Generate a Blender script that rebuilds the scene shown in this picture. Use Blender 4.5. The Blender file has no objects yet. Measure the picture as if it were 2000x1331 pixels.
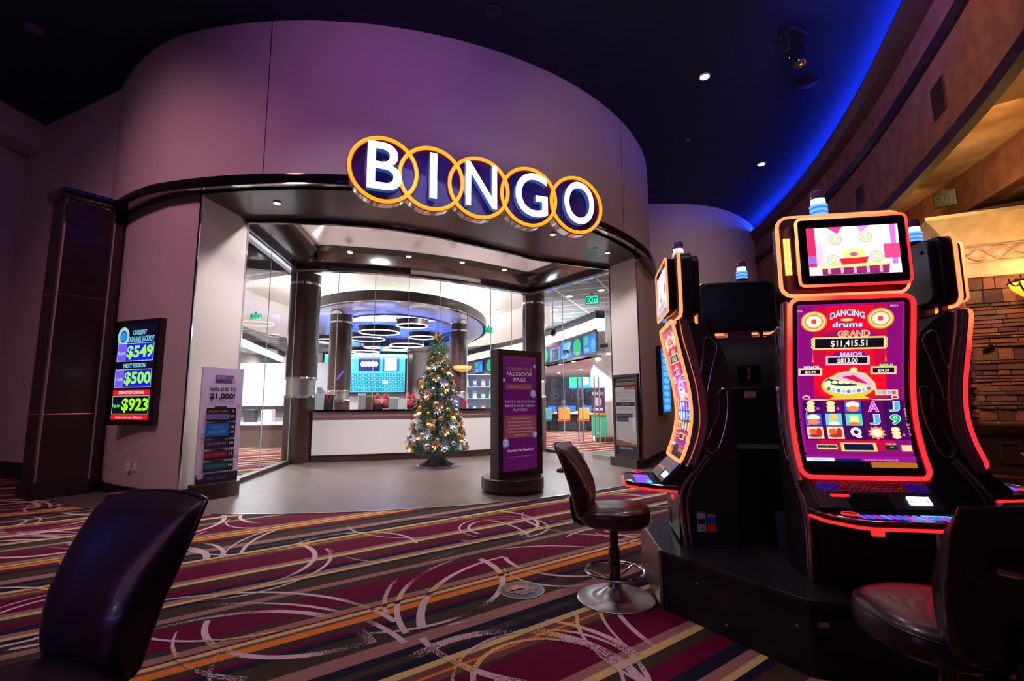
import bpy, bmesh, math, random
from math import sin, cos, pi, radians, hypot, atan2
from mathutils import Vector, Matrix
random.seed(7)
S = bpy.context.scene
COL = S.collection
# ---------------------------------------------------------------- camera
cd = bpy.data.cameras.new('camera'); cam = bpy.data.objects.new('camera', cd); COL.objects.link(cam)
cd.sensor_width = 36; cd.sensor_fit = 'HORIZONTAL'; cd.lens = 950 / 2000 * 36; cd.clip_start = .02; cd.clip_end = 200
cam.matrix_world = Matrix.Translation((0, 0, 1.2)) @ Matrix.Rotation(radians(90 + 7.3), 4, 'X') @ Matrix.Rotation(-.0047, 4, 'Z')
S.camera = cam
S.view_settings.view_transform = 'Standard'; S.view_settings.look = 'None'
S.view_settings.exposure = 0; S.view_settings.gamma = 1; S.view_settings.use_curve_mapping = False
w = bpy.data.worlds.new('world'); S.world = w; w.use_nodes = True
w.node_tree.nodes['Background'].inputs[0].default_value = (.35, .3, .6, 1)
w.node_tree.nodes['Background'].inputs[1].default_value = .02

def light(kind, name, loc, target, energy, color, size=1, size_y=None, angle=60, blend=.6):
    l = bpy.data.lights.new(name, kind); o = bpy.data.objects.new(name, l); COL.objects.link(o)
    l.energy = energy; l.color = color
    if kind == 'AREA':
        l.shape = 'RECTANGLE' if size_y else 'DISK'; l.size = size
        if size_y: l.size_y = size_y
    else:
        l.shadow_soft_size = size
    if kind == 'SPOT': l.spot_size = radians(angle); l.spot_blend = blend
    o.location = loc
    o.rotation_euler = (Vector(target) - Vector(loc)).to_track_quat('-Z', 'Y').to_euler()
    return o
# coloured stage lights on the gaming floor ceiling washing the curved wall and carpet
light('SPOT', 'stage_light_purple', (-1.0, 1.5, 6.1), (-1.6, 6.2, 4.9), 190, (.80, .26, .95), .25, angle=78, blend=1)
light('SPOT', 'stage_light_rose', (-4.6, 1.5, 6.1), (-4.9, 6.6, 2.6), 380, (1, .40, .50), .3, angle=70, blend=1)
light('SPOT', 'amber_wash', (2.5, 2.5, 6.1), (1.6, 8.4, 4.6), 130, (1, .52, .50), .25, angle=60, blend=1)
light('SPOT', 'amber_wash', (3.2, 4.6, 6.1), (3.1, 10.4, 1.6), 170, (1, .6, .62), .2, angle=42, blend=1)  # extra warm spot added to lift the dark lower right wall
light('SPOT', 'stage_light_violet', (-4.0, 2.0, 6.1), (-7.5, 8.0, 3.2), 85, (.85, .35, .9), .3, angle=70, blend=1)
for x, y, e in ((-3.4, 2.4, 120), (0, 2.8, 130), (-6.2, 4.2, 70), (1.6, 5.2, 110), (-2.0, 4.6, 130), (3.0, .8, 50)):
    light('SPOT', 'house_downlight', (x, y, 6.3), (x, y + .1, 0), e * 1.1, (1, .74, .80), .12, angle=92, blend=.9)
light('SPOT', 'back_wall_light', (4.2, 8.0, 6.1), (5.6, 13.0, 3.2), 110, (1, .72, .78), .3, angle=80, blend=1)
light('SPOT', 'blue_stage_light', (3.0, 4.0, 5.0), (5.6, 7.4, 6.37), 240, (.02, .06, 1), .3, angle=75, blend=1)
light('AREA', 'stool_sheen_light', (-2.9, .4, 2.3), (-1.2, 1.5, .7), 7, (.06, .14, 1), .12, .45)  # added blue area lamp, no sign there; gives the left stool its sheen
light('SPOT', 'machine_fill', (.9, .6, 6.3), (1.5, 3.2, .5), 110, (1, .8, .95), .15, angle=34, blend=.8)  # added fill spot from the camera side, brightens the dark machine sides
# entry vestibule downlights
for x, y, e in ((-3.28, 6.51, 14), (.69, 7.84, 14), (1.8, 8.86, 14), (-2.6, 7.9, 40), (-.5, 9.2, 40), (.75, 10.0, 50), (-3.5, 8.7, 30)):
    light('SPOT', 'downlight', (x, y, 3.94 if y < 7.85 or x > 1.5 else 4.5), (x, y, 0), e * 7, (1, .9, .9), .05, angle=110, blend=.8)
for a_, c_, e, sx_ in (((-2.7, 8.4, 2.6), (-2.7, 8.6, 5), 85, 1.6), ((-.3, 9.6, 2.6), (-.3, 9.8, 5), 110, 1.6)):
    light('SPOT', 'tray_fill', a_, c_, e, (1, .84, .88), .3, angle=130, blend=1)  # unseen upward spots added in mid-air to brighten the tray ceiling
for a_, c_, e in (((-2.9, 7.7, 4.5), (-4.1, 6.7, 2.2), 220), ((1.2, 9.3, 4.5), (2.3, 9.5, 2.4), 220), ((-1.5, 8.6, 4.5), (-1.5, 10.2, .7), 150), ((-.6, 8.4, 4.5), (-1.45, 9.5, 1.5), 130)):
    light('SPOT', 'vestibule_fill', a_, c_, e, (1, .95, .95), .08, angle=85, blend=.9)  # aimed spots added to brighten the jambs, counter and tree
# bingo hall
for x, y, e in ((-8.5, 13.0, 1300), (-6.2, 11.3, 700), (-2, 13.2, 700), (1.3, 13.6, 1000), (-9, 21, 1500), (-3, 22, 1500), (.6, 18, 1000), (3.5, 18.5, 800), (3.0, 22.5, 900), (-7.5, 14.2, 500)):
    light('SPOT', 'hall_light', (x, y, 3.8 if x < 2.9 and not (x, y) == (3.5, 18.5) else 2.5), (x, y, 0), e, (.95, .96, 1), .12, angle=150, blend=.5)
light('SPOT', 'hall_ceiling_fill', (-3.2, 11.6, 2.5), (-3.3, 11.0, 5.3), 260, (1, .96, .93), .2, angle=105, blend=.8)  # this and the next two: unseen upward spots added to brighten hall ceilings
light('SPOT', 'hall_ceiling_fill', (1.0, 15.5, 2.0), (1.0, 15.6, 4), 500, (.9, .93, 1), .2, angle=150, blend=.8)
light('SPOT', 'hall_ceiling_fill', (-7.6, 12.6, 1.8), (-7.6, 12.8, 4), 800, (.9, .93, 1), .2, angle=150, blend=.8)
light('AREA', 'hall_cove_light', (-4.5, 18.6, 4.3), (-4.5, 18.5, 6), 1100, (1, .93, .88), 6, 10)
for x, y in ((-4.2, 16.2), (-5.2, 20.5)): light('SPOT', 'hall_blue_light', (x, y, 2.0), (x, y, 4.5), 1700, (.02, .17, 1), .3, angle=140, blend=.7)
light('AREA', 'board_wall_light', (-7.5, 24.6, 3.9), (-7.6, 26.3, 2.2), 120, (.95, .9, 1), 4, .4)
# warm cornice and soffit lighting over the stone pillar side
for a, b, e in (((6.3, 6.0, 4.5), (7.4, 7.4, 4.9), 5), ((7.1, 8.6, 4.5), (8.2, 10.2, 4.9), 4), ((5.6, 4.6, 4.5), (6.6, 5.6, 5.0), 7)):
    light('AREA', 'soffit_cove_light', a, b, e, (1, .48, .13), .6, 1.4)
light('AREA', 'crown_light', (6.1, 6.5, 4.05), (7.3, 7.35, 3.5), 14, (1, .62, .25), .3, 1.6)
light('SPOT', 'fascia_light', (2.2, 3.2, 5.0), (5.6, 6.9, 5.0), 230, (1, .50, .36), .4, angle=95, blend=1)
light('SPOT', 'pillar_light', (5.2, 5.6, 4.0), (7.2, 7.3, 1.9), 330, (1, .62, .45), .15, angle=75, blend=1)

# ---------------------------------------------------------------- materials
MATS = {}
def pmat(name, color, rough=.5, metal=0, emit=None, estr=0, spec=.5, coat=0, trans=0):
    m = bpy.data.materials.new(name); m.use_nodes = True
    b = m.node_tree.nodes['Principled BSDF']
    b.inputs['Base Color'].default_value = (*color, 1); b.inputs['Roughness'].default_value = rough
    b.inputs['Metallic'].default_value = metal; b.inputs['Specular IOR Level'].default_value = spec
    b.inputs['Coat Weight'].default_value = coat; b.inputs['Coat Roughness'].default_value = .08
    if emit: b.inputs['Emission Color'].default_value = (*emit, 1); b.inputs['Emission Strength'].default_value = estr
    MATS[name] = m
    return m
def N(m, t, **kw):
    n = m.node_tree.nodes.new(t)
    for k, v in kw.items():
        if hasattr(n, k): setattr(n, k, v)
        else: n.inputs[k].default_value = v
    return n
def L(m, a, ao, b, bi): m.node_tree.links.new(a.outputs[ao], b.inputs[bi])
def noisy(m, scale=(1, 1, 1), nscale=8, c0=None, c1=None, bump=.1, detail=4, dist=.01, lo=.3, hi=.7):
    """object-space noise driving colour and bump"""
    b = m.node_tree.nodes['Principled BSDF']
    tc = N(m, 'ShaderNodeTexCoord'); mp = N(m, 'ShaderNodeMapping'); mp.inputs['Scale'].default_value = scale
    nz = N(m, 'ShaderNodeTexNoise'); nz.inputs['Scale'].default_value = nscale; nz.inputs['Detail'].default_value = detail
    L(m, tc, 'Object', mp, 'Vector'); L(m, mp, 0, nz, 'Vector')
    if c0:
        cr = N(m, 'ShaderNodeValToRGB'); cr.color_ramp.elements[0].color = (*c0, 1); cr.color_ramp.elements[1].color = (*c1, 1)
        cr.color_ramp.elements[0].position = lo; cr.color_ramp.elements[1].position = hi
        L(m, nz, 'Fac', cr, 'Fac'); L(m, cr, 'Color', b, 'Base Color')
    if bump:
        bp = N(m, 'ShaderNodeBump'); bp.inputs['Strength'].default_value = bump; bp.inputs['Distance'].default_value = dist
        L(m, nz, 'Fac', bp, 'Height'); L(m, bp, 0, b, 'Normal')
    return m
cream = noisy(pmat('wall_fabric_cream', (.62, .56, .53), .85), (1, 1, 14), 30, (.58, .52, .50), (.66, .60, .57), .08)
purplewall = cream
plain_cream = pmat('painted_cream', (.72, .66, .62), .7)
white = pmat('white_paint', (.8, .79, .77), .5)
wood = noisy(pmat('dark_wood_veneer', (.06, .03, .025), .28, coat=.3), (1.2, 1.2, 45), 2.2, (.016, .009, .009), (.085, .036, .027), .03, 6)
headerm = noisy(pmat('header_wood', (.02, .012, .012), .22, coat=.4), (1.2, 1.2, 45), 2.2, (.010, .007, .008), (.034, .018, .016), .02, 6)
woodv = noisy(pmat('dark_wood_vertical', (.05, .028, .025), .3, coat=.2), (40, 40, 1), 2.2, (.018, .010, .010), (.055, .027, .025), .03, 6)
black = pmat('black_satin', (.016, .015, .02), .3)
blackm = pmat('black_matte', (.014, .012, .015), .55)
blackg = pmat('black_gloss', (.006, .006, .008), .08, coat=.6)
darkbronze = pmat('dark_crystal_band', (.035, .022, .018), .3, .5)
chrome = pmat('chrome', (.75, .73, .74), .12, 1); satin = pmat('satin_chrome', (.5, .47, .48), .3, 1)
brushed = pmat('brushed_steel', (.42, .40, .38), .38, 1)
bronze = pmat('bronze_metal', (.45, .27, .15), .25, 1)
navy = noisy(pmat('navy_ceiling_paint', (.008, .02, .06), .75), (1, 1, 1), 2, (.005, .016, .055), (.008, .02, .07), 0)
leather = noisy(pmat('dark_leather', (.02, .012, .016), .3, coat=.2), (1, 1, 1), 260, (.020, .009, .016), (.032, .015, .026), .12, 3, .001)
leatherb = noisy(pmat('brown_leather', (.035, .016, .014), .32, coat=.15), (1, 1, 1), 260, (.03, .013, .012), (.05, .022, .02), .12, 3, .001)
brownp = noisy(pmat('brown_plaster', (.2, .09, .06), .8), (1, 1, 1), 5, (.20, .085, .055), (.33, .15, .10), .1, 8)
dkbrown = pmat('dark_brown_trim', (.035, .016, .014), .45)
mouldm = pmat('bronze_moulding', (.13, .07, .05), .28, .3, coat=.3)
orangep = noisy(pmat('ochre_plaster', (.6, .4, .22), .85), (1, 1, 1), 4, (.52, .34, .2), (.72, .52, .33), .1, 8)
crownm = noisy(pmat('cream_crown', (.62, .5, .33), .6), (1, 1, 1), 6, (.55, .43, .28), (.72, .6, .42), .05)
glowwhite = pmat('cove_glow', (.9, .9, .9), .5, emit=(1, .97, .92), estr=3.2)
lampw = pmat('lamp_face', (1, 1, 1), .5, emit=(1, .96, .93), estr=14)
blueled = pmat('blue_cove_led', (0, 0, .1), .5, emit=(.01, .05, 1), estr=42)
bingow = pmat('letter_face_white', (1, 1, 1), .4, emit=(.92, .97, 1), estr=4.5)
bingos = pmat('letter_side_glow', (.06, .12, .45), .15, emit=(.08, .20, .75), estr=.35, coat=.6)
amber = pmat('amber_neon', (1, .4, .02), .4, emit=(1, .40, .008), estr=1.12)
neonred = pmat('neon_backing_red', (.25, .01, .01), .4, emit=(.5, .02, .01), estr=.3)
discm = noisy(pmat('sign_disc_navy', (.03, .02, .14), .15, coat=.8), (1, 1, 1), 3, (.025, .02, .13), (.09, .03, .20), 0)
redled = pmat('red_led', (1, 0, 0), .4, emit=(1, .02, .02), estr=1.6)
orangeled = pmat('orange_led', (1, .2, 0), .4, emit=(1, .28, .10), estr=1.6)
purpleled = pmat('purple_led', (.4, .1, 1), .4, emit=(.45, .22, 1), estr=4)
blueglow = pmat('blue_glow', (0, .05, 1), .3, emit=(.01, .06, 1), estr=4)
whiteled = pmat('white_led', (1, 1, 1), .4, emit=(.8, .92, 1), estr=6)
cyanled = pmat('cyan_led', (.3, .8, 1), .4, emit=(.35, .8, 1), estr=4)
darkplum = pmat('plum_plastic', (.12, .05, .12), .25)
goldled = pmat('gold_led', (1, .5, .1), .4, emit=(1, .55, .15), estr=1.6)
greenled = pmat('exit_green', (0, .6, .3), .4, emit=(.02, .85, .45), estr=1.6)
rgold = noisy(pmat('gold_ornament', (.75, .42, .13), .25, .85), (1, 1, 1), 30, (.55, .28, .07), (.9, .58, .22), 0)
silver = pmat('silver_ornament', (.62, .62, .70), .18, .9)
fol = noisy(pmat('fir_green', (.02, .08, .045), .6), (1, 1, 1), 14, (.012, .06, .035), (.06, .22, .12), 0)
frost = pmat('frosted_leaf', (.45, .5, .6), .4, .3)
bark = pmat('bark', (.05, .03, .02), .9)
# iridescent chrome side trim of the cabinets
irid = pmat('iridescent_chrome', (.5, .45, .55), .28, 1)
b = irid.node_tree.nodes['Principled BSDF']; lw = N(irid, 'ShaderNodeLayerWeight'); cr = N(irid, 'ShaderNodeValToRGB')
cr.color_ramp.elements[0].color = (.9, .6, .5, 1); cr.color_ramp.elements[1].color = (.6, .65, 1, 1)
L(irid, lw, 'Facing', cr, 'Fac'); L(irid, cr, 'Color', b, 'Base Color')
def glassmat(name, tint=(1, 1, 1), gloss=.09):
    m = bpy.data.materials.new(name); m.use_nodes = True; nt = m.node_tree; nt.nodes.clear()
    o = N(m, 'ShaderNodeOutputMaterial'); t = N(m, 'ShaderNodeBsdfTransparent'); g = N(m, 'ShaderNodeBsdfGlossy'); mx = N(m, 'ShaderNodeMixShader')
    t.inputs[0].default_value = (*tint, 1); g.inputs['Roughness'].default_value = .02
    fr = N(m, 'ShaderNodeMath', operation='POWER'); fr.inputs[1].default_value = 5; lw_n = N(m, 'ShaderNodeLayerWeight'); lw_n.inputs[0].default_value = .5; L(m, lw_n, 'Facing', fr, 0)
    mt = N(m, 'ShaderNodeMath', operation='MULTIPLY_ADD'); mt.inputs[1].default_value = .45; mt.inputs[2].default_value = gloss * .2
    L(m, fr, 0, mt, 0); L(m, mt, 0, mx, 0); L(m, t, 0, mx, 1); L(m, g, 0, mx, 2); L(m, mx, 0, o, 0)
    return m
glass = glassmat('clear_glass', (.93, .97, .97))
glassedge = pmat('glass_edge', (.5, .65, .65), .1, 0)
def attrmat(name, emit=0, rough=.4, cl=.0):
    m = bpy.data.materials.new(name); m.use_nodes = True; b = m.node_tree.nodes['Principled BSDF']
    a = N(m, 'ShaderNodeAttribute'); a.attribute_name = 'Col'
    if emit:
        b.inputs['Base Color'].default_value = (.01, .01, .01, 1)
        L(m, a, 'Color', b, 'Emission Color'); b.inputs['Emission Strength'].default_value = emit
    else: L(m, a, 'Color', b, 'Base Color')
    b.inputs['Roughness'].default_value = rough; b.inputs['Coat Weight'].default_value = cl
    return m
screenm = attrmat('lit_display', 1.25, .15)
screenhot = attrmat('bright_display', 2.0, .15)
litprint = attrmat('backlit_poster', .38, .3)
printm = attrmat('printed_poster', 0, .45)
stonem = attrmat('ledge_stone', 0, .85)
noisy_b = stonem.node_tree.nodes['Principled BSDF']
nz = N(stonem, 'ShaderNodeTexNoise'); nz.inputs['Scale'].default_value = 22; nz.inputs['Detail'].default_value = 8
bp = N(stonem, 'ShaderNodeBump'); bp.inputs['Strength'].default_value = .7; bp.inputs['Distance'].default_value = .02
tc = N(stonem, 'ShaderNodeTexCoord'); L(stonem, tc, 'Object', nz, 'Vector'); L(stonem, nz, 'Fac', bp, 'Height'); L(stonem, bp, 0, noisy_b, 'Normal')

# carpet: stripes of a repeating sequence; pale arcs (mesh inlays of the floor) share the stripe code, speckled by noise
def rgb(r, g, b): return tuple(((c / 255) / 12.92 if c / 255 <= .04045 else ((c / 255 + .055) / 1.055) ** 2.4) for c in (r, g, b))
M_, O_, Y_, V_, K_, N_, B_ = rgb(104, 10, 52), rgb(226, 128, 44), rgb(214, 186, 118), rgb(160, 112, 104), rgb(66, 54, 44), rgb(30, 32, 50), rgb(118, 76, 68)
SEQ = [(1.60, Y_), (1.64, V_), (1.70, M_), (1.99, K_), (2.02, B_), (2.06, O_), (2.085, B_), (2.13, Y_), (2.175, N_), (2.25, K_), (2.30, N_), (2.37, V_), (2.48, K_), (2.64, N_), (2.70, M_), (2.735, K_), (2.79, O_), (2.86, B_), (2.885, Y_), (2.925, M_), (2.945, V_), (3.015, K_), (3.065, M_), (3.34, K_), (3.43, V_), (3.50, K_), (3.64, N_), (3.69, Y_), (3.73, V_), (3.79, N_), (3.86, M_), (3.97, K_)]
def carpetmat(name, arcs, bright=1.0):
    m = bpy.data.materials.new(name); m.use_nodes = True; b = m.node_tree.nodes['Principled BSDF']; b.inputs['Roughness'].default_value = .95
    b.inputs['Specular IOR Level'].default_value = .1
    tc = N(m, 'ShaderNodeTexCoord'); dt = N(m, 'ShaderNodeVectorMath', operation='DOT_PRODUCT'); a = radians(37)
    dt.inputs[1].default_value = (-sin(a), cos(a), 0); L(m, tc, 'Object', dt, 0)
    s1 = N(m, 'ShaderNodeMath', operation='MULTIPLY_ADD'); s1.inputs[1].default_value = 1 / 2.45; s1.inputs[2].default_value = -1.6 / 2.45 + 20
    fr = N(m, 'ShaderNodeMath', operation='FRACT'); L(m, dt, 'Value', s1, 0); L(m, s1, 0, fr, 0)
    cr = N(m, 'ShaderNodeValToRGB'); cr.color_ramp.interpolation = 'CONSTANT'; el = cr.color_ramp.elements
    for i, (t, c) in enumerate(SEQ):
        p = (t - 1.6) / 2.45
        e = el[0] if i == 0 else (el[1] if i == 1 else el.new(p)); e.position = p; e.color = (*c, 1)
    L(m, fr, 0, cr, 'Fac'); out = cr
    nz = N(m, 'ShaderNodeTexNoise'); nz.inputs['Scale'].default_value = 150; nz.inputs['Detail'].default_value = 1; L(m, tc, 'Object', nz, 'Vector')
    if arcs:
        n2 = N(m, 'ShaderNodeTexNoise'); n2.inputs['Scale'].default_value = 1.9; n2.inputs['Detail'].default_value = 0; L(m, tc, 'Object', n2, 'Vector')
        ad = N(m, 'ShaderNodeMath', operation='MULTIPLY_ADD'); ad.inputs[1].default_value = 1.7; ad.inputs[2].default_value = -.27
        L(m, n2, 'Fac', ad, 0); sm = N(m, 'ShaderNodeMath', operation='ADD'); L(m, ad, 0, sm, 0); L(m, nz, 'Fac', sm, 1)
        gt = N(m, 'ShaderNodeMath', operation='GREATER_THAN'); gt.inputs[1].default_value = .98; L(m, sm, 0, gt, 0)
        # the pale thread takes a gold tone over some stripes
        c2 = N(m, 'ShaderNodeValToRGB'); c2.color_ramp.interpolation = 'CONSTANT'; e = c2.color_ramp.elements
        for i, (p, c) in enumerate(((0, (214, 184, 190)), (.16, (226, 182, 118)), (.22, (214, 184, 190)), (.53, (70, 20, 50)), (.55, (228, 186, 120)), (.585, (216, 186, 192)), (.85, (226, 182, 118)), (.89, (214, 184, 190)))):
            q = e[0] if i == 0 else (e[1] if i == 1 else e.new(p)); q.position = p; q.color = (*rgb(*c), 1)
        L(m, fr, 0, c2, 'Fac')
        mx = N(m, 'ShaderNodeMix', data_type='RGBA'); L(m, gt, 0, mx, 0); L(m, cr, 'Color', mx, 6); L(m, c2, 'Color', mx, 7)
        m.node_tree.links.new(mx.outputs[2], b.inputs['Base Color'])
    else: L(m, cr, 'Color', b, 'Base Color')
    bp = N(m, 'ShaderNodeBump'); bp.inputs['Strength'].default_value = .25; bp.inputs['Distance'].default_value = .004
    L(m, nz, 'Fac', bp, 'Height'); L(m, bp, 0, b, 'Normal')
    return m
carpet = carpetmat('carpet_stripes', False); carpeta = carpetmat('carpet_arcs', True)
tile = pmat('brown_floor_tile', (.16, .12, .11), .2, spec=.35)
b = tile.node_tree.nodes['Principled BSDF']; tc = N(tile, 'ShaderNodeTexCoord'); mp = N(tile, 'ShaderNodeMapping'); mp.inputs['Rotation'].default_value = (0, 0, radians(52))
bk = N(tile, 'ShaderNodeTexBrick'); bk.inputs['Scale'].default_value = 1.6; bk.inputs['Mortar Size'].default_value = .006; bk.inputs['Color1'].default_value = (.135, .10, .09, 1); bk.inputs['Color2'].default_value = (.16, .12, .108, 1); bk.inputs['Mortar'].default_value = (.09, .07, .062, 1); bk.inputs['Brick Width'].default_value = 1.4; bk.inputs['Row Height'].default_value = .22
nz = N(tile, 'ShaderNodeTexNoise'); nz.inputs['Scale'].default_value = 3; nz.inputs['Detail'].default_value = 5
mr = N(tile, 'ShaderNodeMapRange'); mr.inputs[3].default_value = .30; mr.inputs[4].default_value = .40
L(tile, tc, 'Object', mp, 0); L(tile, mp, 0, bk, 'Vector'); L(tile, bk, 'Color', b, 'Base Color'); L(tile, tc, 'Object', nz, 'Vector'); L(tile, nz, 'Fac', mr, 0); L(tile, mr, 0, b, 'Roughness')
act = pmat('ceiling_tile_grey', (.35, .35, .37), .8)
b = act.node_tree.nodes['Principled BSDF']; tc = N(act, 'ShaderNodeTexCoord'); mp = N(act, 'ShaderNodeMapping'); mp.inputs['Rotation'].default_value = (0, 0, radians(23))
bk = N(act, 'ShaderNodeTexBrick'); bk.offset = 0; bk.inputs['Scale'].default_value = 1; bk.inputs['Mortar Size'].default_value = .03; bk.inputs['Brick Width'].default_value = 1.2; bk.inputs['Row Height'].default_value = .6
bk.inputs['Color1'].default_value = (.22, .22, .24, 1); bk.inputs['Color2'].default_value = (.28, .28, .30, 1); bk.inputs['Mortar'].default_value = (.75, .75, .78, 1)
L(act, tc, 'Object', mp, 0); L(act, mp, 0, bk, 'Vector'); L(act, bk, 'Color', b, 'Base Color')

# ---------------------------------------------------------------- mesh helpers
class MB:
    def __init__(s): s.v = []; s.f = []; s.m = []; s.c = []; s.mi = 0; s.col = None
    def add(s, vs, fs):
        o = len(s.v); s.v += [tuple(v) for v in vs]
        for f in fs: s.f.append([i + o for i in f]); s.m.append(s.mi); s.c.append(s.col)
        return s
    def mat(s, i): s.mi = i; return s
    def box(s, x0, y0, z0, x1, y1, z1, M=None):
        vs = [Vector((x, y, z)) for x in (x0, x1) for y in (y0, y1) for z in (z0, z1)]
        if M: vs = [M @ v for v in vs]
        return s.add(vs, [(0, 1, 3, 2), (4, 6, 7, 5), (0, 4, 5, 1), (2, 3, 7, 6), (0, 2, 6, 4), (1, 5, 7, 3)])
    def prism(s, poly, fn, d0, d1):
        n = len(poly); vs = [fn(p[0], p[1], d0) for p in poly] + [fn(p[0], p[1], d1) for p in poly]
        return s.add(vs, [list(range(n))[::-1], list(range(n, 2 * n))] + [(i, (i + 1) % n, n + (i + 1) % n, n + i) for i in range(n)])
    def vprism(s, poly, z0, z1): return s.prism(poly, lambda x, y, d: (x, y, d), z0, z1)
    def grid(s, fn, nu, nv, closeu=False, closev=False):
        vs = [fn(i / nu, j / nv) for i in range(nu + 1) for j in range(nv + 1)]
        return s.add(vs, [(i * (nv + 1) + j, (i + 1) * (nv + 1) + j, (i + 1) * (nv + 1) + j + 1, i * (nv + 1) + j + 1) for i in range(nu) for j in range(nv)])
    def lathe(s, prof, c=(0, 0, 0), n=32, M=None):
        vs = []; k = len(prof)
        for i in range(n):
            a = 2 * pi * i / n
            for r, z in prof:
                v = Vector((c[0] + r * cos(a), c[1] + r * sin(a), c[2] + z)); vs.append(M @ v if M else v)
        fs = [(i * k + j, ((i + 1) % n) * k + j, ((i + 1) % n) * k + j + 1, i * k + j + 1) for i in range(n) for j in range(k - 1)]
        fs.append([i * k for i in range(n)][::-1]); fs.append([i * k + k - 1 for i in range(n)])
        return s.add(vs, fs)
    def tube(s, path, r, n=8, closed=False, sq=None):
        P = [Vector(p) for p in path]; k = len(P); vs = []; up0 = None
        for i, p in enumerate(P):
            a = P[(i - 1) % k] if (closed or i > 0) else p; b = P[(i + 1) % k] if (closed or i < k - 1) else p
            t = (b - a).normalized()
            up = up0 if up0 is not None else (Vector((0, 0, 1)) if abs(t.z) < .9 else Vector((1, 0, 0)))
            x = t.cross(up)
            if x.length < 1e-4: x = t.cross(Vector((0, 1, 0)))
            x.normalize(); y = x.cross(t).normalized(); up0 = y
            rr = r[i] if isinstance(r, (list, tuple)) else r
            for j in range(n):
                a_ = 2 * pi * (j + .5) / n
                q = (rr, rr) if sq is None else (rr * sq[0], rr * sq[1])
                vs.append(p + x * cos(a_) * q[0] + y * sin(a_) * q[1])
        fs = [(i * n + j, i * n + (j + 1) % n, ((i + 1) % k) * n + (j + 1) % n, ((i + 1) % k) * n + j) for i in range(k if closed else k - 1) for j in range(n)]
        if not closed: fs += [list(range(n))[::-1], [(k - 1) * n + j for j in range(n)]]
        return s.add(vs, fs)
    def sweep(s, path, prof, closed=False, caps=True):
        """plan path (x,y); profile closed polygon (offset to the right of travel, z); mitred"""
        k = len(path); n = len(prof); vs = []
        for i in range(k):
            p = Vector(path[i])
            a = (p - Vector(path[(i - 1) % k])) if (closed or i > 0) else None; b = (Vector(path[(i + 1) % k]) - p) if (closed or i < k - 1) else None
            if a is None: a = b
            if b is None: b = a
            a = a.normalized(); b = b.normalized(); na = Vector((a.y, -a.x)); nb = Vector((b.y, -b.x)); m = (na + nb)
            m = m / max(.2, m.dot(na)) if m.length > 1e-5 else na
            for o, z in prof: q = p + m * o; vs.append((q.x, q.y, z))
        fs = [(i * n + j, i * n + (j + 1) % n, ((i + 1) % k) * n + (j + 1) % n, ((i + 1) % k) * n + j) for i in range(k if closed else k - 1) for j in range(n)]
        if caps and not closed: fs += [list(range(n))[::-1], [(k - 1) * n + j for j in range(n)]]
        return s.add(vs, fs)
    def sphere(s, c, r, n=12, sx=1, sy=1, sz=1):
        pr = [(r * sin(pi * j / n), -r * cos(pi * j / n)) for j in range(1, n)]
        o = len(s.v); s.lathe(pr, (0, 0, 0), n * 2 if n > 6 else n + 2)
        for i in range(o, len(s.v)): x, y, z = s.v[i]; s.v[i] = (c[0] + x * sx, c[1] + y * sy, c[2] + z * sz)
        return s
    def build(s, name, mats, parent=None, smooth=35, M=None, bevel=0):
        me = bpy.data.meshes.new(name); me.from_pydata(s.v, [], s.f)
        for mt in (mats if isinstance(mats, (list, tuple)) else [mats]): me.materials.append(mt)
        me.polygons.foreach_set('material_index', s.m)
        if any(c is not None for c in s.c):
            at = me.color_attributes.new('Col', 'FLOAT_COLOR', 'CORNER'); d = []
            for p, c in zip(me.polygons, s.c):
                for _ in range(p.loop_total): d += [*(c or (0, 0, 0)), 1]
            at.data.foreach_set('color', d)
        bm = bmesh.new(); bm.from_mesh(me); bmesh.ops.recalc_face_normals(bm, faces=bm.faces) if not getattr(s, 'keepn', 0) else None
        bm.to_mesh(me); bm.free()
        if smooth:
            me.polygons.foreach_set('use_smooth', [True] * len(me.polygons)); me.set_sharp_from_angle(angle=radians(smooth))
        me.update()
        o = bpy.data.objects.new(name, me); COL.objects.link(o)
        if parent: o.parent = parent
        if M: o.matrix_local = M
        if bevel:
            md = o.modifiers.new('bevel', 'BEVEL'); md.width = bevel; md.segments = 2; md.limit_method = 'ANGLE'; md.angle_limit = radians(40)
        return o
def tag(o, label, cat, group=None, kind=None):
    o['label'] = label; o['category'] = cat
    if group: o['group'] = group
    if kind: o['kind'] = kind
    return o
def struct(o): o['kind'] = 'structure'; return o
def empty(name, loc=(0, 0, 0), rz=0, label=None, cat=None, group=None):
    o = bpy.data.objects.new(name, None); COL.objects.link(o); o.location = loc; o.rotation_euler = (0, 0, rz); o.empty_display_size = .1
    if label: tag(o, label, cat, group)
    return o
def kids(o): return [c for c in bpy.data.objects if c.parent == o]
def copy_tree(o, par=None):
    c = o.copy(); COL.objects.link(c)
    if par: c.parent = par
    for k in kids(o): copy_tree(k, c)
    return c
_tc = {}
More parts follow.
